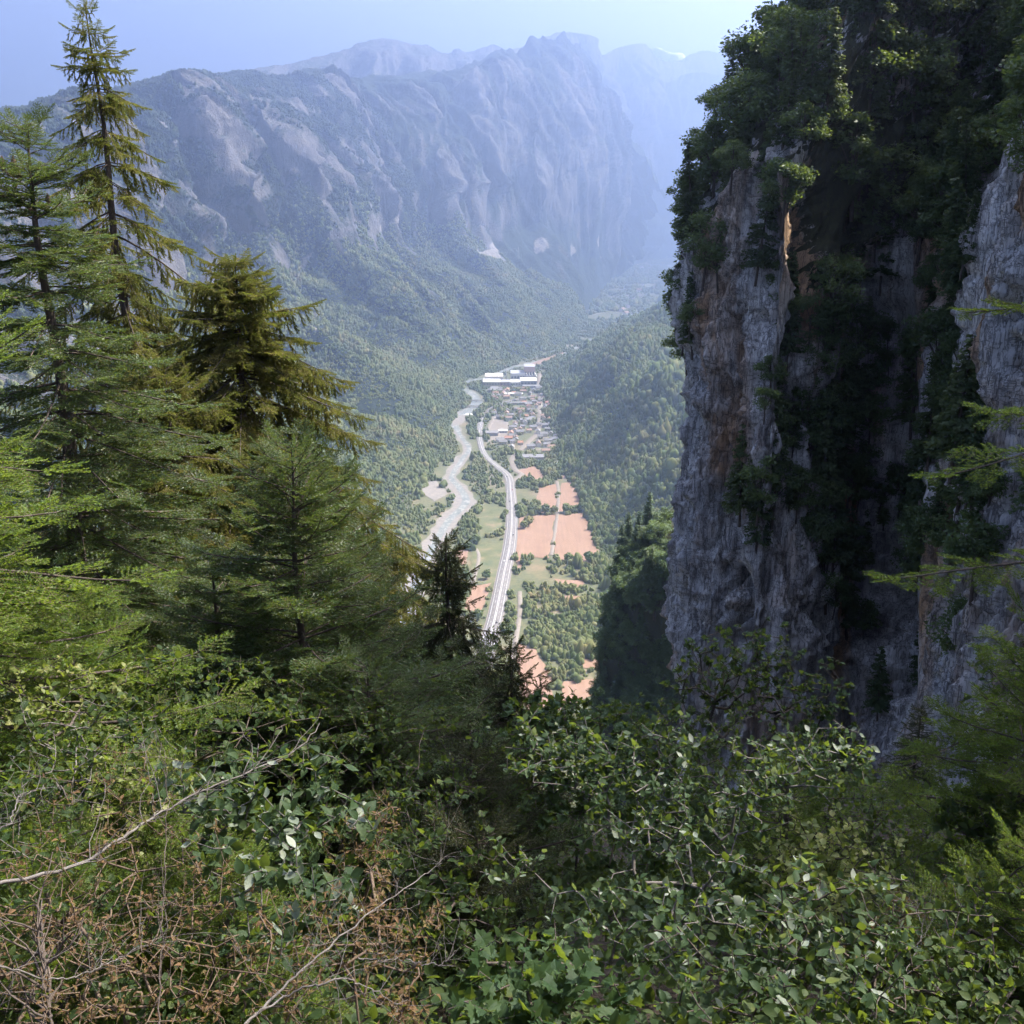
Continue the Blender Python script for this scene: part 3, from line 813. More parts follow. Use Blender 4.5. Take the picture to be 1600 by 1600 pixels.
# weir and bridge over the river
g = ground(740, 648)
e = empty('weir', (g[0], g[1], 0.3), -0.5); tag(e, 'white foaming weir with concrete sill across the river', 'weir')
boxm('sill', (0, 3, 0.9), (46, 2.0, 2.2), M_CONC, e)
k = NT('foam'); nz = k.noise(k.coords((1, .3, 1)), 1.2, 4); k.color(k.ramp(nz, [(.3, (.6, .62, .62)), (.7, (.86, .86, .85))])); M_FOAM = k.m
xs = np.linspace(-22, 22, 40); ys = np.linspace(2, -26, 16)
gz = 1.6 - 1.3 * sstep(2, -6, ys)[None, :] + 0.35 * noise(xs[:, None] / 2.5, ys[None, :] / 4, 0, 4)
mesh_obj('foam', np.stack([xs[:, None] + 0 * ys[None, :], ys[None, :] + 0 * xs[:, None], gz], -1).reshape(-1, 3), grid_faces(40, 16), M_FOAM, e, uniform=4)
for (px, py, rz, lab) in ((748, 637, 0.05, 'narrow road bridge crossing the river above the weir'), (742, 628, 0.08, 'second bridge upstream of the road bridge')):
    g = ground(px, py); e = empty('bridge', (g[0] - 10, g[1], 0), rz); tag(e, lab, 'bridge', 'bridges over the river')
    boxm('deck', (0, 0, 4), (62, 7, 1.0), M_CONC, e)
    for y in (-3.4, 3.4): boxm('parapet', (0, y, 5), (62, .4, 1.1), M_CONC, e)
    for x in (-14, 14): boxm('pier', (x, 0, 1.7), (2, 5, 3.6), M_CONC, e)

# lattice pylons on the left slope
def nearest_on(P, px, py):
    a, b, f = project(P.reshape(-1, 3)); d = (a - px) ** 2 + (b - py) ** 2 + 1e-7 * f
    return P.reshape(-1, 3)[np.argmin(d)]
def bars(segs, r):
    V = []; F = []
    for a, b in segs:
        a = np.array(a, float); b = np.array(b, float); d = b - a; d /= np.linalg.norm(d)
        u = np.cross(d, (0.3, 0.5, 0.8)); u /= np.linalg.norm(u); w = np.cross(d, u)
        i = len(V)
        for q in (a, b):
            for s1, s2 in ((1, 0), (-.5, .87), (-.5, -.87)): V.append(q + r * (s1 * u + s2 * w))
        F += [(i, i + 1, i + 4, i + 3), (i + 1, i + 2, i + 5, i + 4), (i + 2, i, i + 3, i + 5)]
    return V, F
pyl = []
for (px, py, lab) in ((732, 402, 'lattice pylon left of the pair on the wooded slope'), (810, 404, 'lattice pylon right of the pair on the wooded slope')):
    b = nearest_on(PL, px, py); H = 58
    e = empty('pylon', tuple(b - (0, 0, 3)), 0.3); tag(e, lab, 'pylon', 'pylons on the left slope')
    lv = [0, 12, 23, 33, 41, 48, 54, 60]; wd = [6, 4.6, 3.5, 2.6, 2.0, 1.6, 1.2, .3]
    legs = []; br = []
    cor = lambda i: [(sx * wd[i], sy * wd[i], lv[i]) for sx, sy in ((1, 1), (-1, 1), (-1, -1), (1, -1))]
    for i in range(7):
        a, c = cor(i), cor(i + 1)
        for q in range(4):
            legs.append((a[q], c[q])); br.append((a[q], c[(q + 1) % 4])); br.append((a[(q + 1) % 4], c[q]))
    V, F = bars(legs, .35); mesh_obj('mast', V, F, M_METAL, e, smooth=False)
    V, F = bars(br, .2); mesh_obj('bracing', V, F, M_METAL, e, smooth=False)
    for z, l in ((40, 11), (47, 9), (54, 7)):
        for sx in (-1, 1):
            V, F = bars([((0, 1, z), (sx * l, 0, z + 1)), ((0, -1, z), (sx * l, 0, z + 1)), ((0, 0, z + 4), (sx * l, 0, z + 1))], .25)
            arm = mesh_obj('cross_arm', V, F, M_METAL, e, smooth=False)
            cyl('insulator', (sx * l, 0, z - 2.6), .3, 3.4, M_GLASS, arm, 8)
    pyl.append((b, e))
e = empty('power_line', tuple(pyl[0][0])); tag(e, 'sagging power line strung between the two pylons', 'power line')
for z, l in ((40, 11), (47, 9), (54, 7)):
    for sx in (-1, 1):
        off = Matrix.Rotation(.3, 3, 'Z') @ Vector((sx * l, 0, z - 5.5))
        a = np.array(pyl[0][0]) + np.array(off); b = np.array(pyl[1][0]) + np.array(off)
        t = np.linspace(0, 1, 17)[:, None]; q = a + (b - a) * t - np.array((0, 0, 1)) * 4 * 9 * t * (1 - t) - np.array(pyl[0][0])
        V, F = bars([(q[i], q[i + 1]) for i in range(16)], .08); mesh_obj('cable', V, F, M_METAL, e, smooth=False)

# cars on the main road
def car_parts(col):
    prof = [(-2.1, .35), (2.1, .35), (2.15, .75), (1.2, .95), (.6, 1.42), (-1.1, 1.45), (-1.9, .98), (-2.15, .8)]
    def ext(pr, w): 
        n = len(pr); v = [(x, -w, z) for x, z in pr] + [(x, w, z) for x, z in pr]
        return v, [tuple(range(n))[::-1], tuple(range(n, 2 * n))] + [(i, (i + 1) % n, n + (i + 1) % n, n + i) for i in range(n)]
    v, f = ext(prof, .86); body = mesh_obj('body', v, f, col, smooth=False, link=False)
    v, f = ext([(1.02, .99), (.55, 1.36), (-1.05, 1.39), (-1.6, 1.02)], .875); gl = mesh_obj('windows', v, f, M_GLASS, smooth=False, link=False)
    ws = []
    a = np.linspace(0, 2 * math.pi, 12, endpoint=False)
    for x in (-1.35, 1.35):
        for y in (-.8, .8):
            vv = np.concatenate([np.stack([x + .34 * np.cos(a), a * 0 + y - .12, .34 + .34 * np.sin(a)], 1), np.stack([x + .34 * np.cos(a), a * 0 + y + .12, .34 + .34 * np.sin(a)], 1)])
            ws.append(mesh_obj('wheel', vv, [tuple(range(12)), tuple(range(12, 24))[::-1]] + [(i, (i + 1) % 12, 12 + (i + 1) % 12, 12 + i) for i in range(12)], M_DARK, smooth=False, link=False))
    return [body, gl] + ws
CARC = [('dark', plain('dark_car_paint', (.03, .03, .04), .3, .5)), ('white', plain('white_car_paint', (.75, .75, .75), .3, .5)), ('red', plain('red_car_paint', (.35, .03, .03), .3, .5))]
CP = [(n, car_parts(m)) for n, m in CARC]
for i, (kk, side, c_, lab) in enumerate([(38, 1, 0, 'nearest dark car on the main road'), (62, -1, 1, 'white car on the left lanes of the main road'), (74, 1, 0, 'dark car on the right lanes beside the tan fields'),
                                         (92, -1, 0, 'dark car on the left lanes near the fields'), (100, 1, 2, 'red car on the right lanes of the main road'), (112, -1, 0, 'farthest dark car before the junction')]):
    q = hc[kk] + hs[kk] * HWW[kk] * .2 * side; d = np.array([-hs[kk][1], hs[kk][0]])
    e = empty('car', (q[0], q[1], 1.66), math.atan2(d[1], d[0])); tag(e, lab, 'car', 'cars on the main road')
    for p in CP[c_][1]:
        c = p.copy(); COL.objects.link(c); c.parent = e

# field and hedge trees standing alone
def lone_tree_proto(seed):
    cr = blob(20 + seed, 0.5, 0.42, 0.60, 3, 0.42, M_FTREE); cr.name = 'crown'
    V, F = bars([((0, 0, -.05), (0, 0, .45)), ((0, 0, .25), (.18, .1, .5)), ((0, 0, .2), (-.15, .12, .5))], .035)
    return cr, mesh_obj('trunk', V, F, plain('far_bark', (.09, .07, .055)), smooth=False, link=False)
LT = [lone_tree_proto(i) for i in range(4)]
LONE = [(840, 803, 'tree in the hedge between the tan fields, leftmost'), (853, 803, 'second hedge tree left of the farm track'), (866, 803, 'hedge tree just left of the farm track'), (885, 801, 'hedge tree just right of the farm track'),
        (893, 801, 'second hedge tree right of the farm track'), (901, 800, 'third hedge tree right of the farm track'), (909, 800, 'rounded hedge tree at the wood edge'), (819, 826, 'lone tree between the main road and the tan field'),
        (826, 822, 'broad tree beside the lone roadside tree'), (820, 752, 'tree at the lower edge of the village field'), (829, 756, 'tree in the field corner below the village'), (869, 878, 'tree at the bottom end of the farm track'),
        (888, 878, 'tree along the lower edge of the largest field'), (905, 880, 'tree in the middle of the lower field edge'), (920, 878, 'last tree of the lower field edge'), (880, 926, 'tree between the two small clearings'),
        (893, 925, 'bushy tree between the two small clearings, right'), (866, 748, 'tree at the upper end of the farm track'), (744, 850, 'tree at the corner of the green plots'), (760, 905, 'tree below the mottled green plots'),
        (728, 908, 'tree between river and the tan plot'), (748, 968, 'tree near the main road below the plots')]
for i, (px, py, lab) in enumerate(LONE):
    g = ground(px, py); e = empty('field_tree', (g[0], g[1], .5), random.uniform(0, 6)); hh = random.uniform(11, 17)
    e.scale = (hh * .9, hh * .9, hh); tag(e, lab, 'tree', 'lone trees among the fields')
    for p in LT[i % 4]:
        c = p.copy(); COL.objects.link(c); c.parent = e
# ------------------------------------------------------------------ rock cliff on the right
k = NT('cliff_rock')
co = k.coords()
st = k.noise(k.coords((1, 1, 0.12)), 0.55, 6, 0.65, 0.6)
bl = k.noise(k.coords((1, 1, 0.5)), 0.13, 5, 0.6, 0.4)
fi = k.noise(k.coords((1, 1, 0.5)), 2.2, 10, 0.78, 0.3)
och = k.noise(k.coords((1, 1, 0.3)), 0.10, 4, 0.6, 0.8)
vo = k.n('ShaderNodeTexVoronoi', feature='DISTANCE_TO_EDGE'); vo.inputs['Scale'].default_value = 0.75
vv = k.n('ShaderNodeVectorMath', operation='ADD'); wv_ = k.n('ShaderNodeTexNoise'); wv_.inputs['Scale'].default_value = 0.8; wv_.inputs['Detail'].default_value = 4
k.l(k.coords((1, 1, 0.4)), vv.inputs[0]); k.l(wv_.outputs['Color'], vv.inputs[1]); k.l(k.coords(), wv_.inputs['Vector']); k.l(vv.outputs[0], vo.inputs['Vector'])
crack = k.ramp(vo.outputs['Distance'], [(0.0, (0, 0, 0)), (0.07, (1, 1, 1))])
mos = k.noise(co, 0.9, 6, 0.75)
c = k.ramp(st, [(0.30, (0.14, 0.135, 0.132)), (0.42, (0.34, 0.325, 0.315)), (0.53, (0.56, 0.54, 0.52)), (0.68, (0.80, 0.785, 0.765))])
c = k.mix(k.ramp(och, [(0.51, (0, 0, 0)), (0.65, (.9, .9, .9))]), c, k.mix(fi, (0.27, 0.155, 0.08), (0.56, 0.35, 0.19)))
c = k.mix(k.ramp(k.math('ADD', bl, k.math('MULTIPLY', k.attr('pale'), 0.45)), [(0.60, (0, 0, 0)), (0.78, (1, 1, 1))]), c, k.mix(st, (0.34, 0.34, 0.34), (0.62, 0.62, 0.62)))
c = k.mix(k.ramp(bl, [(0.27, (1, 1, 1)), (0.38, (0, 0, 0))]), c, k.mix(fi, (0.14, 0.13, 0.13), (0.34, 0.32, 0.31)))
c = k.mix(k.ramp(k.math('ADD', k.attr('veg'), k.math('MULTIPLY', k.math('SUBTRACT', mos, 0.5), 0.8)), [(0.52, (0, 0, 0)), (0.6, (1, 1, 1))]), c, k.ramp(fi, [(0.3, (0.022, 0.03, 0.016)), (0.7, (0.075, 0.075, 0.035))]))
c = k.mix(k.ramp(fi, [(.30, (.55, .55, .55)), (.40, (0, 0, 0))]), c, (0.13, 0.12, 0.115))
def lines(vec, sc, wdt):
    n_ = k.noise(vec, sc, 5, 0.6, 0.3)
    return k.ramp(k.math('ABSOLUTE', k.math('SUBTRACT', n_, 0.5)), [(0.0, (1, 1, 1)), (wdt, (0, 0, 0))])
lv = lines(k.coords((1, 1, 0.07)), 0.9, 0.022); lv2 = lines(k.coords((1, 1, 0.12)), 2.4, 0.03); lh = lines(k.coords((0.35, 0.35, 1.3)), 0.55, 0.012)
seam = k.math('MAXIMUM', k.math('MAXIMUM', lv, k.math('MULTIPLY', lv2, 0.7)), k.math('MULTIPLY', lh, 0.8))
c = k.mix(k.math('MULTIPLY', seam, 0.8), c, (0.03, 0.028, 0.03))
c = k.mix(k.math('MULTIPLY', k.math('SUBTRACT', 1.0, crack), 0.10), c, (0.035, 0.033, 0.035))
k.color(c)
k.b.inputs['Roughness'].default_value = 0.9
k.bump(k.math('ADD', k.math('ADD', k.math('MULTIPLY', fi, 1.0), k.math('MULTIPLY', st, 0.6)), k.math('MULTIPLY', k.math('SUBTRACT', 1.0, seam), 0.5)), 0.9, 0.2)
M_CLIFF = k.m

def on_az(px, d, py=800):                        # plan point at a picture column and distance
    v = ray(px, py); v = v / np.hypot(v[0], v[1]); return np.array([v[0] * d, v[1] * d])
PLAN = [on_az(1170, 190), on_az(1110, 160), on_az(1066, 132), on_az(1048, 119), on_az(1082, 112), on_az(1135, 109), on_az(1190, 105), on_az(1260, 108), on_az(1335, 118), on_az(1372, 116), on_az(1430, 101), on_az(1490, 92), on_az(1545, 84), on_az(1610, 79), on_az(1700, 76), on_az(1850, 74)]
PLAN += [np.array([math.sin(math.radians(a)), math.cos(math.radians(a))]) * d for a, d in ((42, 63), (53, 56), (66, 53), (82, 53), (100, 58))]  # unseen stretch beyond the right frame edge, added to shade the foreground
NU, NV = 600, 540
kk = np.interp(np.linspace(0, 1, NU), [0, .11, .83, .88, 1.0], [0, 3, 13.4, 15, 20])
pl = np.array([np.r_[p, 0] for p in PLAN]); U = resample(pl, NU, kk)
dU = np.gradient(U, axis=0); dU /= np.linalg.norm(dU, axis=1, keepdims=True)
NIN = np.stack([-dU[:, 1], dU[:, 0], 0 * dU[:, 0]], 1)            # points into the rock
for _ in range(60): NIN[1:-1] = (NIN[:-2] + 2 * NIN[1:-1] + NIN[2:]) / 4
NIN /= np.linalg.norm(NIN, axis=1, keepdims=True)
if NIN[NU // 2, 1] < 0: NIN = -NIN
s_m = np.cumsum(np.r_[0, np.linalg.norm(np.diff(U, axis=0), axis=1)])
Zr = np.linspace(-88, 80, NV)
ztop = np.interp(kk, [0, 3, 4, 5, 6, 7, 8, 9, 10, 11, 12, 13, 15, 16, 17, 18, 19, 20], [-4, -4, 1, 4, 2, -8, -6, 0, -2, 6, 10, 14, 20, 45, 60, 61, 59, 48])  # crest raised along the unseen stretch so its shadow reaches the foreground
ZZ = Zr[None, :] * np.ones((NU, 1)); SS = s_m[:, None] * np.ones((1, NV)); ZT = ztop[:, None] + 3 * noise(SS / 9, ZZ * 0, 2.2, 8)
lean = 0.03 * (ZZ + 60) + (0.07 * np.maximum(0, -ZZ - 12) * (1 - sstep(5, 8, kk)[:, None]))
back = 0.72 * np.maximum(ZZ - ZT, 0)
LD = np.stack([np.interp(kk, [0, 14, 17, 20], [.78, .78, .9, 1.0]), np.interp(kk, [0, 14, 17, 20], [.62, .62, .45, .0]), 0 * kk], 1)
wp = 3.0 * fbm(SS / 22, ZZ / 40, 0, 3, 101)
d1 = ridged((SS + wp) / 17, ZZ / 95, 0.5, 3, 103)
d2 = ridged((SS + 1.5 * wp) / 5.2, ZZ / 34, 1.5, 4, 105)
d3 = fbm(SS / 1.9, ZZ / 5.5, 2.5, 5, 107)
blk = fbm(SS / 6.5, ZZ / 9.0, 3.5, 4, 109)
blk_q = np.round(blk * 5) / 5
b2 = fbm(SS / 1.5, ZZ / 2.6, 7.5, 4, 111); b2 = np.round(b2 * 4) / 4
crk = np.exp(-(noise((SS + wp) / 3.1, ZZ / 11, 8.8, 113) / 0.05) ** 2) + 0.6 * np.exp(-(noise(SS / 2.2, ZZ / 2.6, 9.9, 115) / 0.05) ** 2)
b3 = fbm(SS / .75, ZZ / 1.3, 12.5, 3, 117); b3 = np.round(b3 * 3) / 3
bed = noise(SS / 14, ZZ / 1.1, 3.3, 119)
d4 = ridged((SS + .6 * wp) / 2.3, ZZ / 15, 4.4, 3, 121)
out = 0.62 * d4 + 0.32 * b3 + 0.30 * bed + 3.2 * d1 + 1.5 * d2 + 0.75 * d3 + 2.2 * (0.55 * blk_q + 0.45 * blk) + 0.85 * b2 - 0.6 * crk
out -= out.mean()
out *= 1 - 0.35 * sstep(0, 10, ZZ - ZT)
# roof-shaped slot (cave) and a deep dark gully
cav = nearest = None
PC = U[:, None, :] + NIN[:, None, :] * (lean - out)[..., None] + LD[:, None, :] * back[..., None]; PC[..., 2] = CAM_Z + ZZ
cpx, cpy, cf = project(PC)
slot = np.exp(-(((cpx - 1150 - 0.10 * (cpy - 940)) / 15) ** 2 + ((cpy - 950) / 62) ** 4))
gully = np.exp(-(((cpx - 1372) / 38) ** 2)) * sstep(250, 420, cpy) * (1 - sstep(1050, 1200, cpy))
bulge = np.exp(-(((cpx - 1585) / 48) ** 2 + ((cpy - 470) / 150) ** 2))
inn = lean - out + 7 * slot + 4.5 * gully - 1.5 * bulge
PC = U[:, None, :] + NIN[:, None, :] * inn[..., None] + LD[:, None, :] * back[..., None]; PC[..., 2] = CAM_Z + ZZ + 0.8 * d3
NC = normals_of(PC)
cpx, cpy, cf = project(PC)
upness = -(np.gradient(inn, axis=1) / (Zr[1] - Zr[0]))             # negative = leans back
veg = sstep(0.5, 1.3, np.gradient(inn + back, axis=1) / (Zr[1] - Zr[0])) * (0.12 + 0.6 * sstep(-3, 4, ZZ - ZT)) * (1 - .85 * gully) + 0.45 * sstep(0, 8, ZZ - ZT)
veg += 0.45 * np.exp(-(((cpx - 1320) / 125) ** 2 + ((cpy - 560) / 400) ** 4)) + 0.35 * np.exp(-(((cpx - 1090) / 35) ** 2 + ((cpy - 480) / 90) ** 2)) + 0.3 * np.exp(-(((cpx - 1480) / 50) ** 2 + ((cpy - 420) / 300) ** 2))
veg -= 1.2 * slot
veg -= 0.5 * np.exp(-(((cpx - 1165) / 48) ** 2 + ((cpy - 420) / 120) ** 2)) + 0.6 * bulge
pale = 0.8 * np.exp(-(((cpx - 1585) / 40) ** 2 + ((cpy - 450) / 130) ** 2)) + np.exp(-(((cpx - 1475 - .12 * (cpy - 1080)) / 16) ** 2 + ((cpy - 1130) / 150) ** 4)) + 0.55 * np.exp(-(((cpx - 1100) / 45) ** 2 + ((cpy - 700) / 200) ** 2))
cliff = mesh_obj('cliff', PC.reshape(-1, 3), grid_faces(NU, NV), M_CLIFF, uniform=4, smooth=False)
attr(cliff, 'veg', veg); attr(cliff, 'pale', pale)
tag(cliff, 'tall fissured grey and ochre rock cliff on the right', 'cliff', kind='structure')

# ------------------------------------------------------------------ middle-distance tree prototypes
def leaf_quads(C, size, rr, up=0.5, droop=0.0, aspect=0.55):
    n = len(C)
    d = rr.normal(size=(n, 3)); d[:, 2] = d[:, 2] * 0.5 - droop; d /= np.linalg.norm(d, axis=1, keepdims=True)
    nn = rr.normal(size=(n, 3)); nn[:, 2] = np.abs(nn[:, 2]) + up
    sd = np.cross(d, nn); sd /= np.linalg.norm(sd, axis=1, keepdims=True) + 1e-9
    L = (size * rr.uniform(.6, 1.3, n))[:, None]
    V = np.stack([C, C + d * L * .5 + sd * L * aspect * .5, C + d * L, C + d * L * .5 - sd * L * aspect * .5], 1)
    return V.reshape(-1, 3), np.arange(4 * n).reshape(-1, 4)
def tube_mesh(paths):                            # paths: list of (points (n,3), radii (n,), sides)
    V = []; F = []; nv = 0
    for pts, rad, sd in paths:
        pts = np.asarray(pts, float); rad = np.asarray(rad, float)
        d = np.gradient(pts, axis=0); d /= np.linalg.norm(d, axis=1, keepdims=True) + 1e-9
        ref = np.where(np.abs(d[:, 2:3]) > .9, np.array([[1., 0, 0]]), np.array([[0, 0, 1.]]))
        u = np.cross(d, ref); u /= np.linalg.norm(u, axis=1, keepdims=True) + 1e-9; w = np.cross(d, u)
        a = np.linspace(0, 2 * math.pi, sd, endpoint=False)
        ring = pts[:, None, :] + rad[:, None, None] * (np.cos(a)[None, :, None] * u[:, None, :] + np.sin(a)[None, :, None] * w[:, None, :])
        n = len(pts); V.append(ring.reshape(-1, 3))
        i = np.arange(n - 1)[:, None] * sd + np.arange(sd)[None, :]; j = np.arange(n - 1)[:, None] * sd + (np.arange(sd)[None, :] + 1) % sd
        F.append(np.stack([i, j, j + sd, i + sd], -1).reshape(-1, 4) + nv); nv += n * sd
    return np.concatenate(V), np.concatenate(F)
k = NT('bark'); nz = k.noise(k.coords((1, 1, .2)), 14, 5, .65)
k.color(k.ramp(nz, [(.3, (.035, .027, .022)), (.7, (.12, .095, .078))])); k.bump(nz, .6, .02); M_BARK = k.m
k = NT('pale_bark'); nz = k.noise(k.coords((1, 1, .3)), 20, 5, .6)
k.color(k.ramp(nz, [(.3, (.06, .052, .046)), (.7, (.17, .153, .138))])); k.bump(nz, .5, .01); M_PALEBARK = k.m
M_MIDLEAF = leaf_material('beech_leaves', [(.2, (.040, .070, .034)), (.5, (.070, .112, .050)), (.8, (.105, .150, .065)), (.97, (.16, .155, .065))], .30, .55, .3, .35)
M_MIDNEED = leaf_material('dark_needles', [(.2, (.03, .052, .028)), (.55, (.055, .088, .042)), (.85, (.09, .115, .05))], .25, .6, .25, .4)
def broad_mid(seed, H=7.0, R=3.0, n=3000, leaf=.36):
    rr = np.random.default_rng(seed)
    nb = 15
    cl = rr.normal(size=(nb, 3)); cl /= np.linalg.norm(cl, axis=1, keepdims=True); cl *= (rr.uniform(.3, 1, nb) ** .6)[:, None]
    cl = cl * np.array([R * .8, R * .8, H * .33]) + np.array([0, 0, H * .62])
    rad = rr.uniform(.28, .52, nb) * R
    w = rr.integers(0, nb, n)
    p = rr.normal(size=(n, 3)); p /= np.linalg.norm(p, axis=1, keepdims=True); p *= (rr.random(n) ** .45)[:, None]
    C = cl[w] + p * rad[w][:, None] * np.array([1, 1, .6])
    V, F = leaf_quads(C, leaf, rr, .4, .25)
    crown = mesh_obj('crown', V, F, M_MIDLEAF, uniform=4, link=False, smooth=False)
    paths = [(np.array([(0, 0, -1.2), (0, 0, H * .25), (.1, 0, H * .5), (.1, .1, H * .8)]), [.16, .13, .09, .03], 6)]
    for q in cl: paths.append((np.stack([np.array([.05, 0, H * .3]), (q + np.array([0, 0, H * .35])) / 2, q]), [.07, .05, .02], 4))
    V, F = tube_mesh(paths)
    return [crown, mesh_obj('trunk', V, F, M_BARK, uniform=4, link=False)]
def conifer_mid(seed, H=10.0, R=2.3, n=3400):
    rr = np.random.default_rng(seed)
    V = []; F = []; nv = 0
    C = []; D = []; Ls = []
    z = H * .12
    while z < H * .98:
        f = 1 - z / H; r = R * (f ** .8) * rr.uniform(.75, 1.15) + .1
        for b in range(rr.integers(3, 6)):
            a = rr.uniform(0, 6.28); m = max(3, int(r * 9))
            for t in np.linspace(.12, 1, m):
                base = np.array([math.cos(a) * r * t, math.sin(a) * r * t, z + rr.normal(0, .05) - (.25 + .25 * rr.random()) * r * t + .16 * r * t * t])
                for sgn in (-1, 1):
                    aa = a + sgn * rr.uniform(.5, 1.0); l = (.30 + .28 * (1 - t) * r * .5) * rr.uniform(.7, 1.2)
                    C.append(base); D.append((math.cos(aa), math.sin(aa), -rr.uniform(.15, .8))); Ls.append(l)
        z += rr.uniform(.16, .34)
    C = np.array(C); D = np.array(D); D /= np.linalg.norm(D, axis=1, keepdims=True); Ls = np.array(Ls)[:, None]
    sd = np.cross(D, rr.normal(0, .5, (len(C), 3)) + (0, 0, 1)); sd /= np.linalg.norm(sd, axis=1, keepdims=True)
    V = np.stack([C - sd * .03, C + D * Ls * .55 + sd * .13, C + D * Ls * 1.15, C + D * Ls * .55 - sd * .13], 1).reshape(-1, 3)
    crown = mesh_obj('crown', V, np.arange(len(V)).reshape(-1, 4), M_MIDNEED, uniform=4, link=False, smooth=False)
    V, F = tube_mesh([(np.array([(0, 0, -1.5), (0, 0, H * .5), (0, 0, H)]), [.17, .10, .015], 6)])
    return [crown, mesh_obj('trunk', V, F, M_BARK, uniform=4, link=False)]
MIDB = [broad_mid(200 + i, 6.5 + i * .5, 2.6 + .35 * i, 3000) for i in range(4)]
MIDC = [conifer_mid(300 + i, 9 + 1.5 * i, 1.9 + .25 * i) for i in range(3)]
def put_tree(parts, name, loc, scale, label, group, cat='tree', tilt=(0, 0)):
    e = empty(name, tuple(loc), random.uniform(0, 6.28)); e.rotation_euler[0] = tilt[0]; e.rotation_euler[1] = tilt[1]
    e.scale = (scale * random.uniform(.9, 1.1), scale * random.uniform(.9, 1.1), scale)
    tag(e, label, cat, group)
    for p in parts:
        c = p.copy(); COL.objects.link(c); c.parent = e
    return e
# trees and bushes clinging to the cliff
W = visible_w(PC, 1030, 1690, -220, 1180)
top = W * sstep(-1, 6, ZZ - ZT) * (cpx > 1040) * (cpy > -70) * (cpx < 1650)
pts = []
for Wg, n, kind in ((top * (1 - .9 * bulge), 290, 'top'), (W * (ZZ < ZT + 1) * (1 - .95 * (bulge > .2)) * (np.exp(-(((cpx - 1320) / 100) ** 2 + ((cpy - 560) / 350) ** 4)) + .5 * np.exp(-(((cpx - 1085) / 30) ** 2 + ((cpy - 470) / 80) ** 2)) + .8 * np.exp(-(((cpx - 1480) / 55) ** 2 + ((cpy - 450) / 330) ** 2)) + .5 * np.exp(-(((cpx - 1590) / 60) ** 2 + ((cpy - 230) / 100) ** 2)) + .3 * np.exp(-(((cpx - 1560) / 70) ** 2 + ((cpy - 760) / 160) ** 2)) + .05 * (veg > .36)), 300, 'face')):
    q, i, j = sample_grid(PC, Wg, n)
    for a in range(n): pts.append((q[a], kind))
for q, kind in pts:
    con = random.random() < (.45 if kind == 'top' else .38)
    nm = 'spruce_tree' if con else 'beech_tree'
    if kind == 'face':
        sc = random.uniform(.4, 1.05)
        lab = ('stunted spruce on the cliff face' if con else 'green bush on the cliff face'); g = 'vegetation on the cliff face'
        nm = 'stunted_spruce' if con else 'cliff_bush'
    else:
        sc = random.uniform(.8, 1.4) * (.68 if con else 1)
        lab = ('dark spruce on the cliff top' if con else 'broadleaf tree on the cliff top'); g = 'trees on top of the cliff'
    qx, qy, qf = project(q)
    zone = 'at the left cliff edge' if qx < 1120 else 'near the ochre rock column' if qx < 1240 else 'left of the dark gully' if qx < 1340 else 'inside the dark gully' if qx < 1430 else 'left of the pale buttress' if qx < 1520 else 'by the pale buttress'
    hgt = ', high up' if qy < 120 else ', halfway up' if 120 <= qy < 520 and kind == 'face' else ', low down' if qy > 760 else ''
    ss_ = sc / (.68 if con and kind == 'top' else 1)
    lab = ('small ' if ss_ < (.95 if kind == 'top' else .5) else 'tall ' if ss_ > (1.2 if kind == 'top' else .7) else '') + lab + ' ' + zone + hgt
    loc = q + np.array([0, 0, -.3]) + (np.array([-.35, -.35, 0]) if kind == 'face' else 0)
    put_tree(random.choice(MIDC if con else MIDB), nm, loc, sc, lab, g, 'tree' if kind == 'top' or con else 'bush', (random.gauss(0, .08), random.gauss(0, .08)))
# edge trees seen against the haze, top left of the cliff
for (px, py, d, sc, con, lab) in ((1072, 330, 121, .75, 0, 'beech leaning out over the left cliff edge, drooping branches'), (1095, 250, 124, .8, 0, 'sunlit beech on the cliff edge against the haze'), (1120, 190, 127, .8, 0, 'beech on the stepped cliff skyline'),
                                  (1165, 120, 128, .95, 0, 'tall beech high on the cliff skyline'), (1070, 390, 120, .5, 1, 'small spruce on the left cliff edge'), (1215, 70, 128, 1.0, 0, 'topmost beech on the cliff skyline'), (1064, 440, 119, .35, 0, 'tuft of leaves on the left cliff edge'),
                                  (1140, 170, 124, .8, 1, 'spruce behind the skyline beeches'), (1260, 40, 128, 1.0, 1, 'spruce at the upper frame edge on the cliff'), (1195, 640, 100, .45, 0, 'light green bush hanging on the cliff above the ochre rock')):
    q = at(px, py, d); put_tree(MIDC[0] if con else MIDB[1 + (px % 3)], 'spruce_tree' if con else 'beech_tree', q - np.array([0, 0, 2.0 if not con else 1.0]) * sc, sc, lab, 'trees on the cliff edge', 'tree')

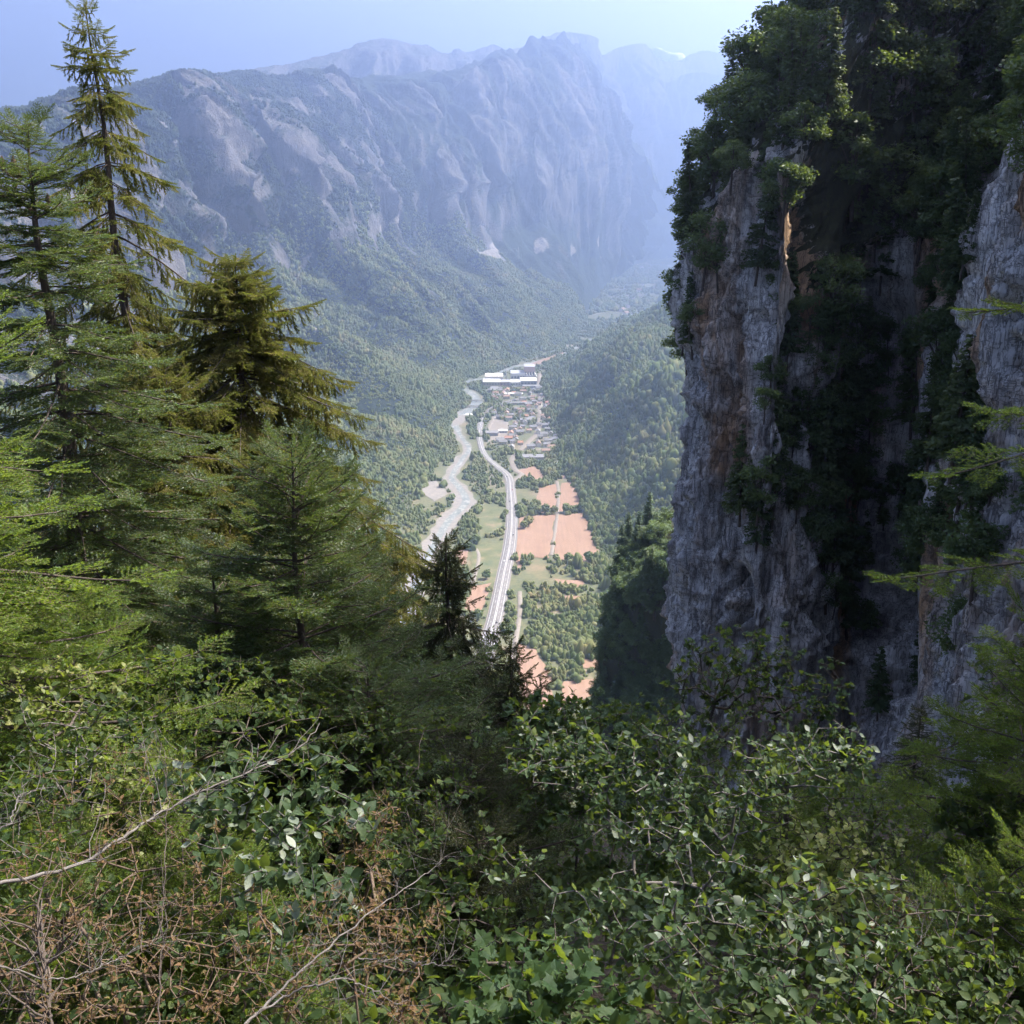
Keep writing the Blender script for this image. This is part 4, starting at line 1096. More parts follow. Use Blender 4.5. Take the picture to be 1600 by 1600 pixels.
# ------------------------------------------------------------------ wooded spur below the cliff
SP = [on_az(1240, 420), on_az(1060, 400), on_az(968, 365), on_az(944, 335), on_az(962, 318), on_az(1010, 306), on_az(1070, 300), on_az(1160, 296)]
nu, nv = 120, 130
us = resample(np.array([np.r_[p, 0] for p in SP]), nu)
du = np.gradient(us, axis=0); du /= np.linalg.norm(du, axis=1, keepdims=True)
ni = np.stack([-du[:, 1], du[:, 0], 0 * du[:, 0]], 1)
for _ in range(30): ni[1:-1] = (ni[:-2] + 2 * ni[1:-1] + ni[2:]) / 4
if ni[nu - 15, 1] < 0: ni = -ni
zs = np.linspace(-250, -96, nv)
kq = np.linspace(0, 7, nu); zt = np.interp(kq, [0, 2, 3, 4, 5, 6, 7], [-100, -116, -128, -124, -114, -108, -106])
ZZ2 = zs[None, :] * np.ones((nu, 1)); SS2 = np.cumsum(np.r_[0, np.linalg.norm(np.diff(us, axis=0), axis=1)])[:, None] * np.ones((1, nv))
inn2 = 0.12 * (ZZ2 + 190) + 1.5 * np.maximum(ZZ2 - zt[:, None], 0) - 5 * (ridged(SS2 / 30, ZZ2 / 60, 0, 3, 121) - .8) - 2 * fbm(SS2 / 9, ZZ2 / 14, 0, 4, 123)
PSP = us[:, None, :] + ni[:, None, :] * inn2[..., None]; PSP[..., 2] = CAM_Z + ZZ2
spur = mesh_obj('hillside', PSP.reshape(-1, 3), grid_faces(nu, nv), M_CLIFF, uniform=4)
attr(spur, 'veg', 0.75 + 0 * ZZ2); attr(spur, 'pale', 0 * ZZ2)
tag(spur, 'steep wooded spur below the cliff with sunlit crest', 'hillside', kind='structure')
q, i, j = sample_grid(PSP, visible_w(PSP, 932, 1052, 830, 1150) * (np.arange(nu)[:, None] > 34), 210)
for a in range(len(q)):
    con = random.random() < .25; hi = ZZ2[i[a], j[a]] > zt[i[a]] - 6
    put_tree(random.choice(MIDC if con else MIDB), 'spruce_tree' if con else 'beech_tree', q[a] - np.array([0, 0, .6]), sc_ := random.uniform(1.0, 1.7),
             ('small ' if sc_ < 1.2 else 'tall ' if sc_ > 1.5 else '') + ('spruce ' if con else 'broadleaf tree ') + ('on the sunlit crest of the wooded spur' if hi else ('on the shaded ' + ('upper ' if ZZ2[i[a], j[a]] > -150 else 'lower ') + 'flank of the wooded spur')) + (' at its left edge' if i[a] < 58 else ''), 'trees on the wooded spur')
# ------------------------------------------------------------------ near ground
def gz(x, y):
    x = np.asarray(x, float); y = np.asarray(y, float)
    h = -1.65 - 0.56 * np.maximum(y, -2) - 1.1 * np.maximum(y - 21, 0) + 0.02 * np.abs(x) ** 1.3 * sstep(2, 8, np.abs(x))
    return CAM_Z + h + 0.35 * fbm(x / 3.5, y / 3.5, 0, 4, 131)
gx_ = np.linspace(-45, 45, 150); gy_ = np.r_[np.linspace(-8, 30, 130), np.linspace(31, 170, 50)]
GX, GY = np.meshgrid(gx_, gy_, indexing='ij'); GZ = gz(GX, GY)
k = NT('leaf_litter')
co = k.coords(); n1 = k.noise(co, 1.2, 6, .7); n2 = k.noise(co, 14, 4, .7)
k.color(k.mix(.5, k.ramp(n1, [(.3, (.018, .014, .010)), (.6, (.038, .028, .018)), (.75, (.028, .036, .014))]), k.ramp(n2, [(.3, (.012, .010, .008)), (.7, (.07, .05, .033))])))
k.bump(n2, .8, .04); M_LITTER = k.m
gr = mesh_obj('hillside', np.stack([GX, GY, GZ], -1).reshape(-1, 3), grid_faces(150, len(gy_)), M_LITTER, uniform=4)
tag(gr, 'steep leaf-strewn slope falling away below the viewpoint', 'hillside', kind='structure')

# ------------------------------------------------------------------ conifer sprays
def needle_tris(P, D, L, W, rr):
    """one thin triangle per needle, standing on P along D"""
    sd = np.cross(D, rr.normal(size=P.shape)); sd /= np.linalg.norm(sd, axis=1, keepdims=True) + 1e-9
    V = np.stack([P - sd * W[:, None] / 2, P + sd * W[:, None] / 2, P + D * L[:, None]], 1)
    return V.reshape(-1, 3)
def spray(seed, kind):
    """unit-length spray along +X, normal +Z; designed for a real length of about 0.4 m"""
    rr = np.random.default_rng(seed)
    NP = []; ND = []; NLn = []; axes = []
    def twig(a, b, n, nl, flat):
        t = (np.arange(n) + rr.random(n)) / n
        p = a + (b - a) * t[:, None]; d = (b - a) / np.linalg.norm(b - a)
        side = np.cross(d, (0, 0, 1.0)); side /= np.linalg.norm(side) + 1e-9; up = np.cross(side, d)
        if flat:
            sg = np.where(np.arange(n) % 2 == 0, 1.0, -1.0)[:, None]
            q = side * sg * rr.uniform(.8, 1.1, (n, 1)) + d * rr.uniform(.35, .8, (n, 1)) + up * rr.uniform(-.05, .6, (n, 1))
        else:
            an = rr.uniform(0, 6.28, n)[:, None]
            q = side * np.cos(an) + up * np.sin(an) + d * rr.uniform(.6, 1.2, (n, 1))
        q /= np.linalg.norm(q, axis=1, keepdims=True)
        NP.append(p); ND.append(q); NLn.append(nl * rr.uniform(.75, 1.15, n)); axes.append((a, b))
    if kind == 'fir':
        A = np.array([0, 0, 0.]); B = np.array([1., 0, .03])
        twig(A, B, 36, .078, True)
        for i, t in enumerate(np.linspace(.12, .82, 6)):
            for sgn in (1, -1):
                l = (.46 * (1 - t) + .10) * rr.uniform(.75, 1.15)
                an = math.radians(rr.uniform(42, 58)) * sgn; a = np.array([t, 0, .02])
                b = a + l * np.array([math.cos(an), math.sin(an), rr.uniform(-.12, .10)])
                twig(a, b, int(7 + 32 * l), .072, True)
    elif kind == 'hang':
        A = np.array([0, 0, 0.]); pts = [A]
        d = np.array([1., 0, 0])
        for i in range(4):
            d = d + rr.normal(0, .12, 3); d /= np.linalg.norm(d); pts.append(pts[-1] + d * .25)
        for a, b in zip(pts[:-1], pts[1:]): twig(a, b, 26, .085, False)
        for i in range(5):
            a = pts[1 + i % 3]; l = rr.uniform(.16, .40); an = rr.uniform(0, 6.28)
            twig(a, a + l * np.array([.85, .35 * math.cos(an), .35 * math.sin(an)]), int(85 * l) + 6, .075, False)
    else:                                        # upper spruce shoot, half flat
        A = np.array([0, 0, 0.]); B = np.array([1., 0, .0])
        twig(A, B, 64, .07, False)
        for t in np.linspace(.1, .8, 7):
            for sgn in (1, -1):
                l = (.42 * (1 - t) + .10) * rr.uniform(.7, 1.2); an = math.radians(rr.uniform(38, 60)) * sgn; a = np.array([t, 0, 0])
                b = a + l * np.array([math.cos(an), math.sin(an), -rr.uniform(.05, .45)])
                twig(a, b, int(12 + 48 * l), .065, False)
    P = np.concatenate(NP); D = np.concatenate(ND); L = np.concatenate(NLn)
    V = needle_tris(P, D, L, L * 0 + {'fir': .030, 'hang': .034, 'shoot': .030}[kind], rr); F = np.arange(len(V)).reshape(-1, 3)
    wv = []; wf = []; nv = len(V)
    for a, b in axes:
        d = b - a; d /= np.linalg.norm(d); u = np.cross(d, (0.1, .2, 1)); u /= np.linalg.norm(u); w = np.cross(d, u); r = .0065
        for q, rr_ in ((a, r), (b, r * .5)):
            for s1, s2 in ((1, 0), (-.5, .87), (-.5, -.87)): wv.append(q + rr_ * (s1 * u + s2 * w))
        for i in range(3):
            j = (i + 1) % 3
            wf += [(nv + i, nv + j, nv + 3 + j), (nv + i, nv + 3 + j, nv + 3 + i)]
        nv += 6
    return np.concatenate([V, np.array(wv)]), np.concatenate([F, np.array(wf)]), len(F)
k = NT('twig_bark'); k.color(k.ramp(k.random(), [(.0, (.06, .042, .03)), (1, (.14, .10, .07))])); M_TWIG = k.m
def spray_obj(name, seed, kind, mat):
    V, F, nn = spray(seed, kind)
    o = mesh_obj(name, V, F, mat, uniform=3, link=False, smooth=False)
    o.data.materials.append(M_TWIG)
    mi = np.zeros(len(F), np.int32); mi[nn:] = 1
    o.data.polygons.foreach_set('material_index', mi)
    return o
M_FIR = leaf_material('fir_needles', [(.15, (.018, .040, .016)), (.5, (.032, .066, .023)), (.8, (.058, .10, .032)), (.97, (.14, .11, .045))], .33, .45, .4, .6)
M_FIRY = leaf_material('sunlit_fir_needles', [(.15, (.045, .088, .018)), (.5, (.08, .135, .022)), (.85, (.125, .175, .028)), (.98, (.26, .15, .05))], .52, .5, .3, .8)  # sun and backlight glow painted into the needle colour
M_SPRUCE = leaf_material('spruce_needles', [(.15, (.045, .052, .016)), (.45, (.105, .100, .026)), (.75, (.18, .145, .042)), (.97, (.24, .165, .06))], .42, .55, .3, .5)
M_SPRD = leaf_material('dark_spruce_needles', [(.15, (.009, .015, .008)), (.5, (.017, .025, .012)), (.8, (.032, .037, .016)), (.97, (.06, .045, .024))], .18, .55, .3, .5)  # darkened copy of the spruce needles, shade painted in for shaded trees
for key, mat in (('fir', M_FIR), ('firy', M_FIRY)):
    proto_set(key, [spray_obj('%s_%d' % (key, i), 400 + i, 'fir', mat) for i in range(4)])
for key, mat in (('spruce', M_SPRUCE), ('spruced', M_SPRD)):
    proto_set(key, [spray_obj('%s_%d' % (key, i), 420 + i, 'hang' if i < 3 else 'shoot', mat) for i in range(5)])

def conifer(name, label, top, H, rfun, key, whorl=.30, nb=5, droop=.0, tipup=.25, hang=False, lean=(0, 0), step=.085, trunk_r=None, zmax=None, seed=1, cones=0, maxlen=.42, group=None, az_only=None):
    rr = np.random.default_rng(seed)
    top = np.asarray(top, float); base = top - np.array([lean[0], lean[1], H])
    e = empty(name, tuple(base)); tag(e, label, 'tree', group)
    zz = lambda h: top + (base - top) * (h / H) ** 1.0 + np.array([.03 * math.sin(h * 1.7 + seed), .03 * math.cos(h * 1.3 + seed), 0]) * min(1, h)
    R0 = trunk_r or .016 * H
    hs_ = np.r_[np.linspace(0, H, 26)]
    tp = np.array([zz(h) for h in hs_]); rad = .004 + R0 * (hs_ / H) ** .85
    paths = [(tp - base, rad, 10)]
    P = []; X = []; Zn = []; Ls = []; Ix = []
    n_var = _groups[key][1]
    h = .10; prev = 0
    P.append(zz(.22)); X.append((.05, 0, 1)); Zn.append((1, 0, 0)); Ls.append(.30); Ix.append(n_var - 1)
    hmax = zmax or H * .93
    while h < hmax:
        r0 = rfun(h); m = nb + (rr.random() < .5)
        a0 = rr.uniform(0, 6.28)
        for b in range(m):
            a = a0 + b * 2 * math.pi / m + rr.normal(0, .18)
            if az_only is not None: a = az_only[0] + rr.normal(0, az_only[1])
            r = r0 * (rr.uniform(.40, 1.22) if hang else rr.uniform(.55, 1.15))
            if r < .05: continue
            hh = h + rr.uniform(-.06, .06); c = zz(max(.02, hh))
            da = np.array([math.cos(a), math.sin(a), 0.])
            el0 = (.55 if h < 1.0 else .15) - droop * min(1, h / 3) + rr.normal(0, .08)
            ts = np.linspace(0, 1, max(6, int(r / .15)))
            zc = r * (el0 * ts - (.38 * droop + .10) * ts ** 2 * 2 + tipup * ts ** 3)
            side = np.array([-da[1], da[0], 0]); bend = rr.normal(0, .10) * r
            pts = c + da * (r * ts)[:, None] + np.array([0, 0, 1.]) * zc[:, None] + side * (bend * ts ** 2)[:, None]
            paths.append((pts - base, (.003 + .008 * r * (1 - ts) ** .8), 4))
            # twigs along the bough
            s_ = .18 * r if r > .6 else .04
            sg = 1
            while s_ < r:
                t = s_ / r; q = np.array([np.interp(t, ts, pts[:, i_]) for i_ in range(3)])
                d = np.array([np.interp(min(1, t + .05), ts, pts[:, i_]) - np.interp(max(0, t - .05), ts, pts[:, i_]) for i_ in range(3)]); d /= np.linalg.norm(d) + 1e-9
                l = min(maxlen, .16 + .42 * (r - s_)) * rr.uniform(.7, 1.15)
                sdv = np.cross(d, (0, 0, 1.)); sdv /= np.linalg.norm(sdv) + 1e-9
                sg = -sg
                if hang and rr.random() < .78:
                    dirv = np.array([0, 0, -1.]) + d * rr.uniform(.1, .6) + sdv * sg * rr.uniform(.05, .45); ix = rr.integers(0, 3); l *= rr.uniform(.7, 1.15)
                    nz_ = d
                else:
                    an = rr.uniform(.55, 1.25); dirv = d * math.cos(an) + sdv * sg * math.sin(an) + np.array([0, 0, rr.uniform(-.38, .22) - .15 * droop]); ix = rr.integers(3 if hang else 0, n_var)
                    nz_ = np.array([0, 0, 1.]) + rr.normal(0, .22, 3)
                P.append(q); X.append(dirv); Zn.append(nz_); Ls.append(l); Ix.append(ix)
                if hang and rr.random() < .6:
                    an = rr.uniform(.3, 1.1); dv = d * math.cos(an) - sdv * sg * math.sin(an) + np.array([0, 0, rr.uniform(-.35, .10)])
                    P.append(q); X.append(dv); Zn.append(np.array([0, 0, 1.]) + rr.normal(0, .3, 3)); Ls.append(l * .8); Ix.append(rr.integers(3, n_var))
                s_ += step * rr.uniform(.7, 1.3) * (0.75 if hang else 1)
            P.append(pts[-2]); X.append(pts[-1] - pts[-2] + np.array([0, 0, .02])); Zn.append((0, 0, 1)); Ls.append(min(.34, .2 + .1 * r)); Ix.append(n_var - 1)
        h += whorl * rr.uniform(.75, 1.25) * (.7 if h < 1.2 else 1)
    V, F = tube_mesh(paths)
    mesh_obj('trunk', V, F, M_BARK, e, uniform=4)
    X = np.array(X, float); Zn = np.array(Zn, float)
    rot = euler_from_axes(X, Zn)
    scatter('crown', key, np.array(P) - base, rot, np.array(Ls), np.array(Ix), e)
    if cones:                                    # upright cones near the top
        kc = plain('cone_scales', (.20, .14, .09), var=.25, nscale=60) if 'cone_scales' not in bpy.data.materials else bpy.data.materials['cone_scales']
        a = np.linspace(0, 2 * math.pi, 9, endpoint=False); zc = np.linspace(0, 1, 9)
        rc_ = .022 * np.sin(np.clip(zc * 1.06 + .10, 0, 1.1) * math.pi * .88) * (1 + .12 * (np.arange(9) % 2)) + .003
        V = np.stack([np.cos(a)[None] * rc_[:, None], np.sin(a)[None] * rc_[:, None], (zc * .11)[:, None] + 0 * a[None]], -1).reshape(-1, 3)
        i = np.arange(8)[:, None] * 9 + np.arange(9)[None]; j = np.arange(8)[:, None] * 9 + (np.arange(9)[None] + 1) % 9
        cm = mesh_obj('cone', V, np.stack([i, j, j + 9, i + 9], -1).reshape(-1, 4), kc, uniform=4, link=False)
        for q in range(cones):
            hh = rr.uniform(.45, 1.1); a_ = rr.uniform(0, 6.28); rr_ = rr.uniform(.08, .38)
            c = cm.copy(); COL.objects.link(c); c.parent = e; c.location = zz(hh) - base + np.array([math.cos(a_) * rr_, math.sin(a_) * rr_, .15 + .3 * rr_])
    return e
def Hto(top, extra=.3): return float(top[2] - gz(top[0], top[1]) + extra)

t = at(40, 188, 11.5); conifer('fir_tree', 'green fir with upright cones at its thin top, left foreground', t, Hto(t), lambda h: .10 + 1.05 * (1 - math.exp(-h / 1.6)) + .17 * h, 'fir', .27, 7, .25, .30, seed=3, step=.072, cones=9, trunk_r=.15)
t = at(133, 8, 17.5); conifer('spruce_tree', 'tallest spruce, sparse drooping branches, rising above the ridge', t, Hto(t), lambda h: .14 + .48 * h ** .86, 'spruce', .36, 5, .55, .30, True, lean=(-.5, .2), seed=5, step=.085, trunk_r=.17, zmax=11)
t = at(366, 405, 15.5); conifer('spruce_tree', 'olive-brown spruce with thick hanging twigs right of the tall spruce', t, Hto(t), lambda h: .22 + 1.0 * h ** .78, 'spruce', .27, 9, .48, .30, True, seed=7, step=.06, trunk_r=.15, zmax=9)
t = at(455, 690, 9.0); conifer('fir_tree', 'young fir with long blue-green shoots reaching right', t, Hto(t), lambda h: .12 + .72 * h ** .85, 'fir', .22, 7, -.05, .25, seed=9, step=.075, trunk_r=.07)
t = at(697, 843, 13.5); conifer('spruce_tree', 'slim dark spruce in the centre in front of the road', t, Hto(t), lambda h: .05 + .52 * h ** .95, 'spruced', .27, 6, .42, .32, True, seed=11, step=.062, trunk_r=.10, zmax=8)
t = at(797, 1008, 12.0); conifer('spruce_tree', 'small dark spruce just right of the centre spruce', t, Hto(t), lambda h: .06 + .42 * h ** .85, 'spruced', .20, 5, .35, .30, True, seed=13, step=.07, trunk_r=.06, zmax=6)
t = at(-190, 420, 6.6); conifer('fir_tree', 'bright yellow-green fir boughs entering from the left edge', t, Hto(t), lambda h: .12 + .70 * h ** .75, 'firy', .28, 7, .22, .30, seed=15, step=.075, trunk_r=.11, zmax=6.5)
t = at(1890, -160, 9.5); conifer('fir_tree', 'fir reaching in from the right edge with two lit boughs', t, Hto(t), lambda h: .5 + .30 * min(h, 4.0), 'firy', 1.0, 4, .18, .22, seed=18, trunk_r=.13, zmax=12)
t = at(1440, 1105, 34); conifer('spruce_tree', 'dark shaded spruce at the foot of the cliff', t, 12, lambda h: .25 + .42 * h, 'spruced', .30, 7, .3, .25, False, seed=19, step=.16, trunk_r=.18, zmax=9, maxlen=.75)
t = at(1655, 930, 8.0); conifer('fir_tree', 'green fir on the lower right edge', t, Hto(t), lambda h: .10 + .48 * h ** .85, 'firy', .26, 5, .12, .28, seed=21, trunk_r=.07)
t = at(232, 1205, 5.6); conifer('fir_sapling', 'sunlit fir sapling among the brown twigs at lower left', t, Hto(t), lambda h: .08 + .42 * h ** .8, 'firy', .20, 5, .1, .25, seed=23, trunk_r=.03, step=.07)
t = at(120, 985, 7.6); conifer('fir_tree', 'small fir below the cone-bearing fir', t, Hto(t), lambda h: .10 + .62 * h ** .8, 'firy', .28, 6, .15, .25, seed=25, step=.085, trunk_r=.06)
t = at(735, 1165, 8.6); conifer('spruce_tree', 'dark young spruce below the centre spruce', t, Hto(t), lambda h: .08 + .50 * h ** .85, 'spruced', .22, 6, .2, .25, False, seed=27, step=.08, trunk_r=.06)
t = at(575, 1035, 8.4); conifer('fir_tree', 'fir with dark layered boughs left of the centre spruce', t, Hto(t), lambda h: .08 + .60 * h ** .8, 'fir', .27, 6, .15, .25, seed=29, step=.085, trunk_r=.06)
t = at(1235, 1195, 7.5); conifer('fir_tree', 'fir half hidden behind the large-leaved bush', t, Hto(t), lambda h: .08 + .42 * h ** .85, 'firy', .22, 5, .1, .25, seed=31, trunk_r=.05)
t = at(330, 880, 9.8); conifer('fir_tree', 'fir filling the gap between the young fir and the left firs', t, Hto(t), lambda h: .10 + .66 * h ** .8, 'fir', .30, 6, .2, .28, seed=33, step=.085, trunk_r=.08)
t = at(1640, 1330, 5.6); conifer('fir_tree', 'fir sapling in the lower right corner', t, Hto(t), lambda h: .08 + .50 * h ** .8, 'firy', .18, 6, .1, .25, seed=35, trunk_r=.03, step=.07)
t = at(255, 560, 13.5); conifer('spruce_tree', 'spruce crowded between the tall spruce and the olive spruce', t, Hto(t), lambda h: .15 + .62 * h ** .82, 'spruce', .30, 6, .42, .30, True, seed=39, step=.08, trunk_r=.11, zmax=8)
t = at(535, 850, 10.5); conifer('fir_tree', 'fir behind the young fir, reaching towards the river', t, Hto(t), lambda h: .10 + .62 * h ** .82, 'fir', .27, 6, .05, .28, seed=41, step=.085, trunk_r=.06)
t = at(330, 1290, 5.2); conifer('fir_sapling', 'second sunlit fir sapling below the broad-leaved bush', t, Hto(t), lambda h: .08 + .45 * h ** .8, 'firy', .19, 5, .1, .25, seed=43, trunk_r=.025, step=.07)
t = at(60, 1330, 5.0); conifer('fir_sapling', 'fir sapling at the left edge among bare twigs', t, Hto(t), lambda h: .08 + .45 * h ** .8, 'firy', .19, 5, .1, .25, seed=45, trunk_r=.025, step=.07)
t = at(745, 1290, 6.6); conifer('spruce_tree', 'added very dark spruce standing in for shade in the gap beside the whitebeam bush', t, Hto(t), lambda h: .08 + .55 * h ** .85, 'spruced', .22, 6, .25, .25, True, seed=47, step=.07, trunk_r=.05)  # tree added to make the gap read as deep shade
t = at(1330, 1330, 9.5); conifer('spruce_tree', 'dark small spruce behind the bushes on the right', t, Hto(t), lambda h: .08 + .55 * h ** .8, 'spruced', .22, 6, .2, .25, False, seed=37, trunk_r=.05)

# ------------------------------------------------------------------ broad leaves
def leaf_mesh(name, outline, mat, fold=.25, curl=.25, stalk=.18):
    """blade along +X from 0 to 1; outline = half widths at stations; folded along the midrib and curled"""
    n = len(outline); xs = np.linspace(0, 1, n)
    V = [(-stalk, 0, 0)]; 
    for x, w in zip(xs, outline):
        zc = -curl * x * x
        V += [(x, -w, zc + fold * w), (x, 0, zc), (x, w, zc + fold * w)]
    F = []
    for i in range(n - 1):
        a = 1 + 3 * i; b = a + 3
        F += [(a, a + 1, b + 1, b), (a + 1, a + 2, b + 2, b + 1)]
    V += [(-stalk, .012, .0), (0, .012, 0)]
    F.append((0, 2, len(V) - 1, len(V) - 2))
    return mesh_obj(name, V, F, mat, link=False, smooth=True)
def lobed_leaf(name, mat):
    pts = [(0, 0), (.10, .30), (-.05, .52), (.28, .46), (.42, .62), (.52, .34), (.80, .30), (.78, .16), (1.05, 0)]
    full = pts + [(x, -y) for x, y in pts[-2:0:-1]]
    V = [(x, y, .18 * abs(y) - .2 * x * x) for x, y in full] + [(.38, 0, -.03)]
    c = len(V) - 1; F = [(i, (i + 1) % len(full), c) for i in range(len(full))]
    return mesh_obj(name, V, F, mat, link=False, smooth=False)
M_WB = leaf_material('whitebeam_leaf', [(.15, (.016, .034, .014)), (.5, (.029, .055, .022)), (.8, (.052, .082, .034)), (.97, (.13, .14, .075))], .34, .62, .18, 2.0)
M_WBP = leaf_material('whitebeam_underside', [(.2, (.12, .15, .11)), (.6, (.18, .21, .16)), (.9, (.27, .29, .23))], .30, .6, .3, 2.0)
M_SM = leaf_material('shrub_leaf', [(.15, (.013, .028, .010)), (.5, (.027, .050, .015)), (.8, (.055, .080, .022)), (.97, (.15, .12, .04))], .38, .6, .2, 1.5)
M_MAP = leaf_material('maple_leaf', [(.15, (.015, .036, .013)), (.5, (.027, .056, .019)), (.85, (.048, .080, .026))], .38, .6, .2, 1.0)
M_BRN = leaf_material('withered_leaf', [(.12, (.045, .026, .016)), (.4, (.085, .048, .026)), (.68, (.15, .085, .040)), (.86, (.10, .10, .035)), (.97, (.27, .15, .06))], .28, .7, .2, 2.0)
M_YEL = leaf_material('yellow_green_leaf', [(.15, (.09, .12, .03)), (.5, (.15, .18, .05)), (.85, (.24, .23, .08))], .45, .5, .3, 1.5)
OV = [.02, .17, .27, .31, .29, .22, .12, .01]; NAR = [.01, .10, .16, .17, .14, .08, .01]; RND = [.03, .25, .36, .40, .36, .25, .02]
WBP = [leaf_mesh('wb_0', OV, M_WB, .35, .25), leaf_mesh('wb_1', OV, M_WB, .15, -.15), leaf_mesh('wb_2', OV, M_WB, .5, .4), leaf_mesh('wb_3', OV, M_WBP, .3, -.3), leaf_mesh('wb_4', OV, M_WB, .25, .1), leaf_mesh('wb_5', OV, M_WB, .35, .5), leaf_mesh('wb_6', OV, M_WB, .2, .3)]
proto_set('whitebeam', WBP)
proto_set('smallleaf', [leaf_mesh('sm_%d' % i, [OV, NAR, RND, OV][i], M_SM, .3, (.2, .3, .1, -.1)[i]) for i in range(4)])
MPP = [lobed_leaf('mp_0', M_MAP), lobed_leaf('mp_1', M_MAP)]; proto_set('maple', MPP)
proto_set('brown', [leaf_mesh('br_%d' % i, [NAR, OV, NAR][i], M_BRN, .7, (.8, .5, -.6)[i]) for i in range(3)])
proto_set('yellow', [leaf_mesh('ye_%d' % i, [OV, RND][i], M_YEL, .3, .2) for i in range(2)])

def grow(base, T, rr, bend=.12, seglen=.25, stem0=None):
    """join every target point to the nearest grown point: returns nodes, parents"""
    N = [np.asarray(base, float)]; par = [-1]
    if stem0 is not None:
        for q in stem0: N.append(np.asarray(q, float)); par.append(len(N) - 2)
    T = T[np.argsort(np.linalg.norm(T - base, axis=1))]
    tips = []
    arr = np.array(N)
    for q in T:
        d = q - arr; dist = np.linalg.norm(d, axis=1)
        pen = dist + .35 * np.maximum(0, -(d[:, 2])) + .15 * np.maximum(0, np.linalg.norm(arr - base, axis=1) - np.linalg.norm(q - base))
        i = int(np.argmin(pen)); a = arr[i]; L = np.linalg.norm(q - a)
        m = max(1, int(L / seglen)); off = rr.normal(0, bend * L, 3) + np.array([0, 0, .10 * L])
        new = []
        for s_ in range(1, m + 1):
            t_ = s_ / m; pnt = a + (q - a) * t_ + off * math.sin(math.pi * t_)
            new.append(pnt); N.append(pnt); par.append(i if s_ == 1 else len(N) - 2)
        arr = np.concatenate([arr, np.array(new)]); tips.append(len(N) - 1)
    return arr, np.array(par), tips
def wood(arr, par, tips, r_tip, mat, parent, origin, power=.37, sides=4):
    cnt = np.zeros(len(arr))
    for t_ in tips: cnt[t_] += 1
    for i in range(len(arr) - 1, 0, -1): cnt[par[i]] += cnt[i]
    rad = np.minimum(r_tip * np.maximum(cnt, 1) ** power, .035 if r_tip > .004 else .014)
    A = arr[par[1:]]; B = arr[1:]; ra = rad[1:] * 1.0; rp = np.minimum(rad[par[1:]], ra * 1.6)
    d = B - A; d /= np.linalg.norm(d, axis=1, keepdims=True) + 1e-9
    u = np.cross(d, (0.13, .21, .97)); u /= np.linalg.norm(u, axis=1, keepdims=True) + 1e-9; w = np.cross(d, u)
    a = np.linspace(0, 2 * math.pi, sides, endpoint=False)
    ring = np.cos(a)[None, :, None] * u[:, None] + np.sin(a)[None, :, None] * w[:, None]
    V = np.concatenate([A[:, None] + ring * rp[:, None, None], (B + d * ra[:, None] * .3)[:, None] + ring * ra[:, None, None]], 1)
    n = len(A); base_i = (np.arange(n) * 2 * sides)[:, None]; i = np.arange(sides)[None]; j = (i + 1) % sides
    F = np.stack([base_i + i, base_i + j, base_i + sides + j, base_i + sides + i], -1).reshape(-1, 4)
    return mesh_obj('stem', V.reshape(-1, 3) - origin, F, mat, parent, uniform=4)
def shrub(name, label, base, boxes, n, key, leaf, per=6, bark=None, seed=1, singles=0, r_tip=.0016, protos=None, spread=.10, group=None, cat='bush', bend=.12, stem0=None, droop=.25, lift=.35):
    """boxes: crown lobes as (centre, radii, weight)"""
    rr = np.random.default_rng(seed)
    wts = np.array([b[2] for b in boxes], float); wts /= wts.sum()
    ch = rr.choice(len(boxes), n, p=wts)
    p = rr.normal(size=(n, 3)); p /= np.linalg.norm(p, axis=1, keepdims=True); p *= (rr.random(n) ** .42)[:, None]
    T = np.array([boxes[c][0] for c in ch]) + p * np.array([boxes[c][1] for c in ch])
    base = np.asarray(base, float)
    arr, par, tips = grow(base, T, rr, bend, stem0=stem0)
    e = empty(name, tuple(base)); tag(e, label, cat, group)
    wood(arr, par, tips, r_tip, bark or M_BARK, e, base)
    P = []; X = []; Z = []; L = []
    for t_ in tips:
        q = arr[t_]; a = arr[par[t_]]; d = q - a; d /= np.linalg.norm(d) + 1e-9
        m = max(2, int(per * rr.uniform(.6, 1.4)))
        for i in range(m):
            an = i * 2.4 + rr.uniform(0, .8)
            u = np.cross(d, (.2, .1, 1)); u /= np.linalg.norm(u) + 1e-9; w = np.cross(d, u)
            o_ = u * math.cos(an) + w * math.sin(an)
            dirv = o_ * rr.uniform(.7, 1.1) + d * rr.uniform(.1, .8) + np.array([0, 0, lift * .5 - droop * rr.random()])
            P.append(q - d * rr.uniform(0, spread) + o_ * .004); X.append(dirv); Z.append(np.array([0, 0, 1.]) + d * .5 + rr.normal(0, .45, 3)); L.append(leaf * rr.uniform(.35, 1.15))
    P = np.array(P); X = np.array(X); Z = np.array(Z); L = np.array(L)
    idx = rr.integers(0, _groups[key][1], len(P)); rot = euler_from_axes(X, Z)
    take = np.zeros(len(P), bool)
    if singles:
        px, py, f = project(P); vis = (px > 0) & (px < 1600) & (py > 0) & (py < 1600)
        order = np.argsort(-(L / f) * vis); take[order[:singles]] = True
    sel = ~take
    scatter('foliage', key, P[sel] - base, rot[sel], L[sel], idx[sel], e)
    for q in np.where(take)[0]:
        o = bpy.data.objects.new('leaf', protos[idx[q]].data); COL.objects.link(o); o.parent = e
        o.location = P[q] - base; o.rotation_euler = rot[q]; o.scale = (L[q],) * 3
    return e
